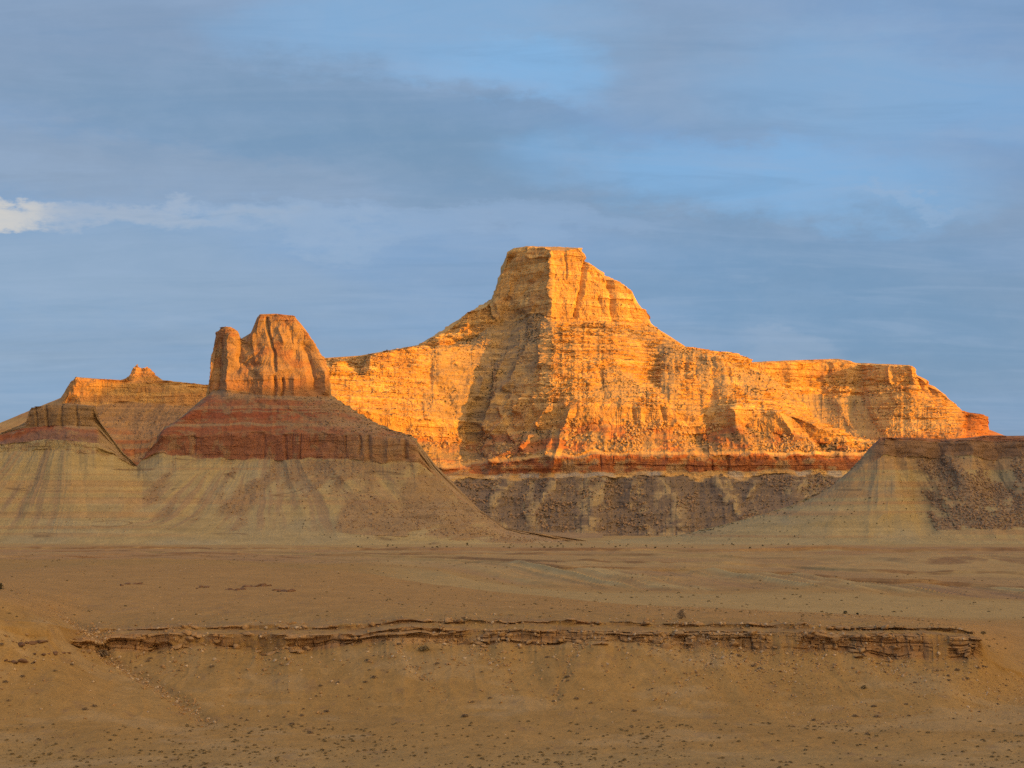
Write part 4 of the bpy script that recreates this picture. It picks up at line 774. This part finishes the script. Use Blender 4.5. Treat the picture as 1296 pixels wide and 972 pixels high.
# =================================================================== loose rock and plants
ICO_V = np.array([(0,0,1)]+[(math.cos(a)*0.894, math.sin(a)*0.894, 0.447) for a in np.arange(5)*2*math.pi/5]+[(math.cos(a)*0.894, math.sin(a)*0.894, -0.447) for a in (np.arange(5)+0.5)*2*math.pi/5]+[(0,0,-1)])
ICO_F = [(0,1,2),(0,2,3),(0,3,4),(0,4,5),(0,5,1),(1,6,2),(2,7,3),(3,8,4),(4,9,5),(5,10,1),(6,7,2),(7,8,3),(8,9,4),(9,10,5),(10,6,1),(11,7,6),(11,8,7),(11,9,8),(11,10,9),(11,6,10)]
def rock_proto(flatk, sub):
    v = ICO_V.copy(); f = list(ICO_F)
    if sub:
        cache = {}; v = list(map(tuple, v)); nf = []
        def mid_(a, b):
            k = (min(a, b), max(a, b))
            if k not in cache:
                m_ = (np.array(v[a])+np.array(v[b]))/2; v.append(tuple(m_/np.linalg.norm(m_))); cache[k] = len(v)-1
            return cache[k]
        for a, b, c in f:
            ab, bc, ca = mid_(a, b), mid_(b, c), mid_(c, a); nf += [(a,ab,ca),(b,bc,ab),(c,ca,bc),(ab,bc,ca)]
        f = nf; v = np.array(v)
    # planes cut the ball into an angular block
    for _ in range(7):
        n_ = RNG.normal(size=3); n_ /= np.linalg.norm(n_); d_ = RNG.uniform(0.45, 0.75)
        k = v@n_; v = v-np.outer(np.maximum(k-d_, 0), n_)
    v = v*RNG.uniform(0.92, 1.08, v.shape); v = v*np.array([1.0, RNG.uniform(.65, .95), flatk*RNG.uniform(.8, 1.2)])
    return v.astype(np.float32), np.array(f, np.int32)
def leaf_proto(n_, up, leaf, stems):
    vs_, fs = [], []
    for i in range(n_):
        th_ = RNG.uniform(0, 2*math.pi); r_ = RNG.uniform(0.1, 1)**0.6; h_ = RNG.uniform(0.05, 1)
        rr_ = r_*math.sqrt(max(0.05, 1-(h_*0.95)**2)); c = np.array([rr_*math.cos(th_), rr_*math.sin(th_), h_*up])*RNG.uniform(.85, 1.12)
        a = RNG.normal(size=3); a /= np.linalg.norm(a); b = np.cross(a, RNG.normal(size=3)); b /= np.linalg.norm(b); q = leaf*RNG.uniform(.6, 1.4)
        k = len(vs_); vs_ += [c+a*q, c-a*q*0.6+b*q*0.6, c-a*q*0.6-b*q*0.6]; fs.append((k, k+1, k+2))
    for i in range(stems):
        th_ = RNG.uniform(0, 2*math.pi); tip = np.array([math.cos(th_)*RNG.uniform(.3, .9), math.sin(th_)*RNG.uniform(.3, .9), up*RNG.uniform(.5, 1.05)]); k = len(vs_)
        vs_ += [np.array([.03,0,-.1]), np.array([-.03,.02,-.1]), tip]; fs.append((k, k+1, k+2))
    return np.array(vs_, np.float32), np.array(fs, np.int32)
def tri_mesh(name, v, f, mat):
    me = bpy.data.meshes.new(name); me.vertices.add(len(v)); me.vertices.foreach_set('co', v.astype(np.float32).ravel())
    me.loops.add(f.size); me.loops.foreach_set('vertex_index', f.ravel().astype(np.int32)); me.polygons.add(len(f))
    me.polygons.foreach_set('loop_start', np.arange(0, f.size, 3, dtype=np.int32)); me.polygons.foreach_set('loop_total', np.full(len(f), 3, np.int32))
    me.update(calc_edges=True); me.shade_flat(); me.materials.append(mat); return me
M_ROCK = flat_material('sandstone_block', (.47,.31,.15), 0.4, 0.12)
M_RUBB = flat_material('brown_rubble', (.30,.205,.13), 0.45, 0.10)
M_SLAB = flat_material('ledge_stone', (.35,.225,.11), 0.4, 0.8)
M_PALE = flat_material('pale_stone', (.48,.37,.24), 0.3, 0.6)
M_SAGE = flat_material('sage_leaf', (.24,.19,.105), 0.4, 1.5)
M_DRY = flat_material('dry_twig', (.23,.175,.12), 0.4, 1.5)
M_JUN = flat_material('juniper_leaf', (.055,.055,.030), 0.3, 0.3)
M_BARK = flat_material('juniper_bark', (.12,.085,.055), 0.3, 2.0)
def pick(S, wgt, n_, pxr=(-12, 1308)):
    wgt = np.where((S['PX'] > pxr[0]) & (S['PX'] < pxr[1]), wgt, 0).astype(np.float64); c = np.cumsum(wgt.ravel()); k = np.searchsorted(c, RNG.uniform(0, c[-1], n_))
    k = np.clip(k, 0, wgt.size-1); return S['P'].reshape(-1, 3)[k]
def rotm(n_, tilt):
    a = RNG.uniform(0, 2*math.pi, n_); b = RNG.normal(0, tilt, n_); c = RNG.normal(0, tilt, n_)
    ca, sa, cb, sb_, cc, sc_ = np.cos(a), np.sin(a), np.cos(b), np.sin(b), np.cos(c), np.sin(c); Z0 = np.zeros(n_); O1 = np.ones(n_)
    Rz = np.stack([ca,-sa,Z0,sa,ca,Z0,Z0,Z0,O1], -1).reshape(-1,3,3); Rx = np.stack([O1,Z0,Z0,Z0,cb,-sb_,Z0,sb_,cb], -1).reshape(-1,3,3); Ry = np.stack([cc,Z0,sc_,Z0,O1,Z0,-sc_,Z0,cc], -1).reshape(-1,3,3)
    return Rx@Ry@Rz, np.stack([b, c, a], -1)
import mathutils
def scatter(kind, stuffname, protos, mats, pos, size, sink, tilt, labels, regions, cat, group, nmax, stufflabel, singles=True):
    """size in metres (half width); the largest in view become objects, the rest one mass per material"""
    app = size/pos[:,1]; order = np.argsort(-app); Rm, _ = rotm(len(pos), tilt); pr = RNG.integers(0, len(protos), len(pos)); mt = RNG.integers(0, len(mats), len(pos)) if regions is None else regions % len(mats)
    p = pos.copy(); p[:,2] += size*sink
    ind = order[:nmax] if singles else order[:0]; rest = order[len(ind):]
    lib = {}
    for i in ind:
        key = (int(pr[i]), int(mt[i]))
        if key not in lib: lib[key] = tri_mesh(kind, protos[pr[i]][0], protos[pr[i]][1], mats[mt[i]])
        o = bpy.data.objects.new(kind, lib[key]); COL.objects.link(o)
        M4 = mathutils.Matrix((Rm[i]*size[i]).tolist()).to_4x4(); M4.translation = p[i].tolist(); o.matrix_world = M4
        r_ = 0 if regions is None else int(regions[i]); props(o, None, labels[r_], cat, group[r_])
    for m_i, m_ in enumerate(mats):
        Vs, Fs, k = [], [], 0
        for q in range(len(protos)):
            s_ = rest[(mt[rest] == m_i) & (pr[rest] == q)]
            if not len(s_): continue
            v, f = protos[q]
            vv = np.einsum('nij,vj->nvi', Rm[s_]*size[s_, None, None], v)+p[s_][:, None, :]
            ff = f[None]+(np.arange(len(s_))*len(v))[:, None, None]+k
            Vs.append(vv.reshape(-1, 3)); Fs.append(ff.reshape(-1, 3)); k += vv.shape[0]*vv.shape[1]
        if Vs:
            o = bpy.data.objects.new(stuffname, tri_mesh(stuffname, np.concatenate(Vs), np.concatenate(Fs), m_)); COL.objects.link(o); o['kind'] = 'stuff'
LOWR = [rock_proto(0.7, False) for _ in range(8)]; HIR = [rock_proto(0.65, True) for _ in range(8)]; SLB = [rock_proto(0.28+0.05*k, True) for k in range(8)]
def sz(n_, a, b, p_=2.5): return a+(b-a)*RNG.power(1.0, n_)**p_
# talus boulders on the far slopes
BP, BS, BR = [], [], []
def add_b(S, wgt, n_, a, b, reg, p_=3.0, **k):
    q = pick(S, wgt, n_, **k); BP.append(q); BS.append(sz(n_, a, b, p_)); BR.append(np.full(n_, reg))
tiM = MAIN['ti']; cl_ = lambda S, f, s_: ss(-0.1, 0.4, fbm(S['P'][...,0]/f, S['P'][...,1]/f, S['P'][...,2]/f+s_, 3))
add_b(MAIN, (tiM > 4.9)*(tiM < 6.4)*cl_(MAIN, 60, 1), 3600, 1.6, 9.5, 0)
add_b(MAIN, (tiM > 6.9)*(tiM < 10.0)*cl_(MAIN, 50, 9), 1800, 1.6, 6.5, 0)
add_b(MAIN, (tiM > 6.9)*(tiM < 10.2)*MAIN['Wt']['t']*cl_(MAIN, 60, 2), 2200, 1.2, 5.5, 0)
add_b(MAIN, (tiM > 0.9)*(tiM < 2.0)*MAIN['Wt']['t']*cl_(MAIN, 50, 3), 4500, 1.3, 8.0, 1)
tiR = RMESA['ti']; add_b(RMESA, (tiR > 0.9)*(tiR < 3.6)*cl_(RMESA, 60, 4), 2400, 1.2, 7.0, 2)
tiF = FMESA['ti']; add_b(FMESA, (tiF > 0.9)*(tiF < 2.9)*cl_(FMESA, 40, 5), 1200, 1.2, 5.0, 3)
tiL = LEFT['ti']; PXL = LEFT['PX']
add_b(LEFT, (tiL > 5.1)*(tiL < 6.9)*ss(330, 400, PXL)*(PXL < 540), 700, 0.8, 4.2, 3)
add_b(LEFT, (tiL > 1.6)*(tiL < 4.0)*LEFT['Wt']['t'], 2600, 0.7, 3.8, 3)
add_b(LEFT, (tiL > 1.0)*(tiL < 4.0)*(PXL < 540), 500, 0.7, 2.4, 3)
tiH = RIGHT['ti']; add_b(RIGHT, (tiH > 1.3)*(tiH < 4.4)*RIGHT['Wt']['t'], 4200, 0.9, 5.0, 1)
pos = np.concatenate(BP); size = np.concatenate(BS); reg = np.concatenate(BR)
scatter('boulder', 'rubble', LOWR, [M_ROCK, M_RUBB, M_ROCK, M_RUBB], pos, size, 0.12, 0.5,
 ['angular buff boulder on the rubble slopes of the sunlit peak', 'dark brown boulder on a shaded rubble slope', 'buff boulder on the slope of the long right mesa', 'brown boulder on the slopes of the left butte'], reg, 'boulder',
 ['boulders below the sunlit peak', 'boulders on the shaded slopes', 'boulders below the right mesa', 'boulders on the left slopes'], 300, 'rubble')
# junipers
JP = [leaf_proto(46, 0.95, 0.30, 0) for _ in range(5)]
q = [pick(MAIN, (tiM > 0.5)*(tiM < 2.0)*(0.25+cl_(MAIN, 50, 3))*(0.3+MAIN['Wt']['t']), 2400), pick(MAIN, (tiM > 3.9)*(tiM < 10.4)*(MAIN['Wt']['t']+0.22)*cl_(MAIN, 70, 6), 3000), pick(RMESA, (tiR > 0.9)*(tiR < 4.4)*cl_(RMESA, 70, 7), 700),
     pick(LEFT, (tiL > 0.6)*(tiL < 3.2)*ss(280, 420, PXL), 110), pick(LEFT, (tiL > 5.2)*(tiL < 7)*ss(350, 420, PXL)*(PXL < 520), 90), pick(RIGHT, (tiH > 0.9)*(tiH < 4.2)*(0.1+RIGHT['Wt']['t']), 420),
     pick(GND, (GND['ti'] > 23.0)*(GND['ti'] < 24.8)*ss(350, 560, GND['PX'])*ss(1150, 900, GND['PX']), 60)]
jr = np.concatenate([np.full(len(a), i) for i, a in enumerate([0, 1, 2, 3, 3, 4, 5]) for a in [q[i]]]); 
jr = np.concatenate([np.full(len(a), r_) for a, r_ in zip(q, [0, 1, 1, 2, 2, 3, 4])]); q = np.concatenate(q)
js = RNG.uniform(1.1, 2.7, len(q)); js[jr == 1] *= 1.15; js[(jr == 2) | (jr == 3)] *= 0.72
vis = js/q[:,1]
scatter('juniper', 'juniper_scrub', JP, [M_JUN], q, js, 0.0, 0.08,
 ['dark juniper among the shaded boulders at the foot of the peak', 'dark juniper on the sunlit ledges of the peak', 'dark juniper on the slope below the towered butte', 'dark juniper on the rubbly right hill', 'round dark juniper on the flat below the peak'], jr, 'tree',
 ['junipers at the foot of the peak', 'junipers on the sunlit ledges', 'junipers on the left slope', 'junipers on the right hill', 'junipers on the flat'], 300, '')
# slabs and stones along the bench ledges
tg, PXg = GND['ti'], GND['PX']; gc = ss(-0.25, 0.3, fbm(GND['P'][...,0]/9, 1.0, 3.0, 3)); inx = (PXg > 96)*(PXg < 1238)
q1 = pick(GND, ((tg > 6.0)*(tg < 7.2)*0.35+(tg > 5.75)*(tg < 6.1)*1.2+(tg > 8.0)*(tg < 9.2)*0.5)*(0.3+gc)*inx, 300)
s1 = sz(300, 0.35, 1.7, 2.4)
scatter('flat_stone', 'rock_debris', SLB, [M_SLAB], q1, s1, 0.10, 0.10, ['flat brown sandstone slab lying along the bench ledge'], None, 'rock', ['slabs along the bench ledge'], 300, '')
q2 = pick(GND, (tg > 5.0)*(tg < 9.6)*(0.25+gc)*inx, 2600); s2_ = sz(2600, 0.12, 0.75, 3.0)
gxx = GND['P'][...,0]; trail = ss(-0.05, 0.35, ridged((gxx+0.15*(GND['P'][...,1]-340))/26, 0.3, 0.4, 2)*-1+0.55+0.3*fbm(gxx/6, GND['P'][...,1]/6, 1.0, 2))
q3 = pick(GND, (tg > 3.8)*(tg < 6.0)*trail, 3000); s3_ = sz(3000, 0.07, 0.34, 2.5)
q6 = pick(GND, 0.35*np.clip(GND['trl']-0.05, 0, 1)+0.8*np.clip(GND['gul']-0.1, 0, 1)+0.02*GND['sl'], 2600); q3 = np.concatenate([q3, q6]); s3_ = np.concatenate([s3_, sz(2600, 0.10, 0.55, 2.2)])
q4 = pick(GND, (tg > 9.0)*(tg < 12.2), 1800); s4_ = sz(1800, 0.10, 0.42, 3)
q5 = pick(GND, (tg > 2.2)*(tg < 4.2), 1500); s5_ = sz(1500, 0.05, 0.16, 3)
qq = np.concatenate([q2, q3, q4, q5]); sq = np.concatenate([s2_, s3_, s4_, s5_]); mm = (RNG.uniform(size=len(qq)) < 0.22).astype(int)
scatter('stone', 'stones', LOWR, [M_SLAB, M_PALE], qq, sq, 0.15, 0.4, None, mm, '', None, 0, '', singles=False)
def on_ground(px, py):
    X, Y = proj(GND['P']); k = np.argmin((X-px)**2+(Y-py)**2+1e4*(GND['ti'] > 11.9)*(py > 722)); return GND['P'].reshape(-1, 3)[k]
oc = []
for (x0, y0, x1, y1, n_) in ((283, 747, 312, 746, 9), (312, 743, 345, 742, 8), (345, 747, 371, 749, 9), (150, 741, 178, 739, 4), (250, 745, 262, 744, 3), (20, 815, 60, 812, 7), (5, 836, 45, 838, 6), (40, 828, 90, 826, 6)):
    for i in range(n_):
        t_ = (i+RNG.uniform(0, 1))/n_; oc.append(on_ground(x0+(x1-x0)*t_, y0+(y1-y0)*t_+RNG.uniform(-1, 1)))
oc = np.array(oc); so_ = sz(len(oc), 0.8, 2.0, 1.5)*oc[:,1]/480.0
scatter('flat_stone', 'rock_debris', SLB, [flat_material('shade_dark_stone', (.17,.10,.06), 0.4, 0.8)], oc, so_, 0.02, 0.05, ['brown flat stone in a short broken outcrop away from the main ledge'], None, 'rock', ['stones of the short outcrops'], 300, '')  # dark stone colour stands in for the shadow under the outcrop overhangs
# sage and shadscale
SP = [leaf_proto(130, 0.55, 0.17, 14) for _ in range(6)]
dens = ss(-0.25, 0.35, fbm(GND['P'][...,0]/14, GND['P'][...,1]/20, 5.0, 3))
a1 = pick(GND, (tg > 2.0)*(tg < 3.8)*(0.3+dens**2), 3600); a2 = pick(GND, (tg > 3.5)*(tg < 6.0)*(0.1+dens), 320); a3 = pick(GND, (tg > 9.2)*(tg < 12.4)*(0.1+dens), 500); a4 = pick(GND, (tg > 12.5)*(tg < 17.5)*(0.1+dens), 700)
sp_ = np.concatenate([a1, a2, a3, a4]); sr = np.concatenate([np.full(len(a1), 0), np.full(len(a2), 1), np.full(len(a3), 2), np.full(len(a4), 2)])
ssz = np.concatenate([sz(len(a1), .09, .52, 3.4), sz(len(a2), .15, .8, 3.2), sz(len(a3), .15, .55, 3), sz(len(a4), .3, 1.0, 3)])
scatter('shrub', 'scrub', SP, [M_SAGE, M_DRY, M_SAGE], sp_, ssz, -0.02, 0.05,
 ['low grey sage shrub on the valley floor', 'dark desert shrub on the slope below the ledge', 'small desert shrub on the red mound behind the ledge'], sr, 'shrub',
 ['sage shrubs on the valley floor', 'shrubs on the slope below the ledge', 'shrubs behind the ledge'], 300, '')
# the few plants that stand out
def on_ground(px, py):
    X, Y = proj(GND['P']); k = np.argmin((X-px)**2+(Y-py)**2+1e4*(GND['ti'] > 11.9)*(py > 722)); return GND['P'].reshape(-1, 3)[k]
def bush(name, px, py, hw_, up, leafm, label, n_=420, leafk=0.12):
    p = on_ground(px, py); r_ = hw_/FPX*p[1]
    e = bpy.data.objects.new(name, None); COL.objects.link(e); e.location = p.tolist(); props(e, None, label, 'shrub')
    v, f = leaf_proto(n_, up, leafk, 0)
    a = bpy.data.objects.new('foliage', tri_mesh('foliage', v*r_+np.array([0,0,.12*r_]), f, leafm)); COL.objects.link(a); a.parent = e
    vs_, fs = [], []
    for i in range(14):
        th_ = RNG.uniform(0, 2*math.pi); t_ = np.array([math.cos(th_)*RNG.uniform(.2, .75), math.sin(th_)*RNG.uniform(.2, .75), up*RNG.uniform(.6, .98)])*r_; wd_ = 0.035*r_
        k = len(vs_); vs_ += [np.array([wd_,0,-.1*r_]), np.array([-wd_*.5,wd_*.87,-.1*r_]), np.array([-wd_*.5,-wd_*.87,-.1*r_]), t_]; fs += [(k,k+1,k+3),(k+1,k+2,k+3),(k+2,k,k+3)]
    b = bpy.data.objects.new('stem', tri_mesh('stem', np.array(vs_), np.array(fs), M_BARK)); COL.objects.link(b); b.parent = e
bush('shrub', 1070, 774, 3.2, 1.1, M_JUN, 'taller of two dark bushes on the rim behind the ledge')
bush('shrub', 1085, 775, 2.4, 0.9, M_JUN, 'smaller of two dark bushes on the rim behind the ledge')
bush('shrub', -1, 747, 6.0, 1.3, M_JUN, 'dark bush cut by the left edge of the picture')
bush('shrub', 129, 831, 10.0, 0.7, M_DRY, 'broad purplish grey bush at the head of the left gully')
bush('shrub', 862, 783, 6.5, 1.5, M_DRY, 'bare grey bush poking above the middle of the ledge')
bush('shrub', 1245, 803, 4.0, 0.8, M_SAGE, 'grey green bush beyond the right tip of the ledge')
bush('shrub', 537, 823, 8.0, 0.6, M_SAGE, 'dark low bush just under the ledge beside the pale chute')
bush('shrub', 1094, 872, 4.0, 0.9, M_SAGE, 'lone round dark bush on the lower slope at right')
bush('shrub', 588, 907, 5.0, 0.5, M_DRY, 'low blue grey bush at the toe of the slope')
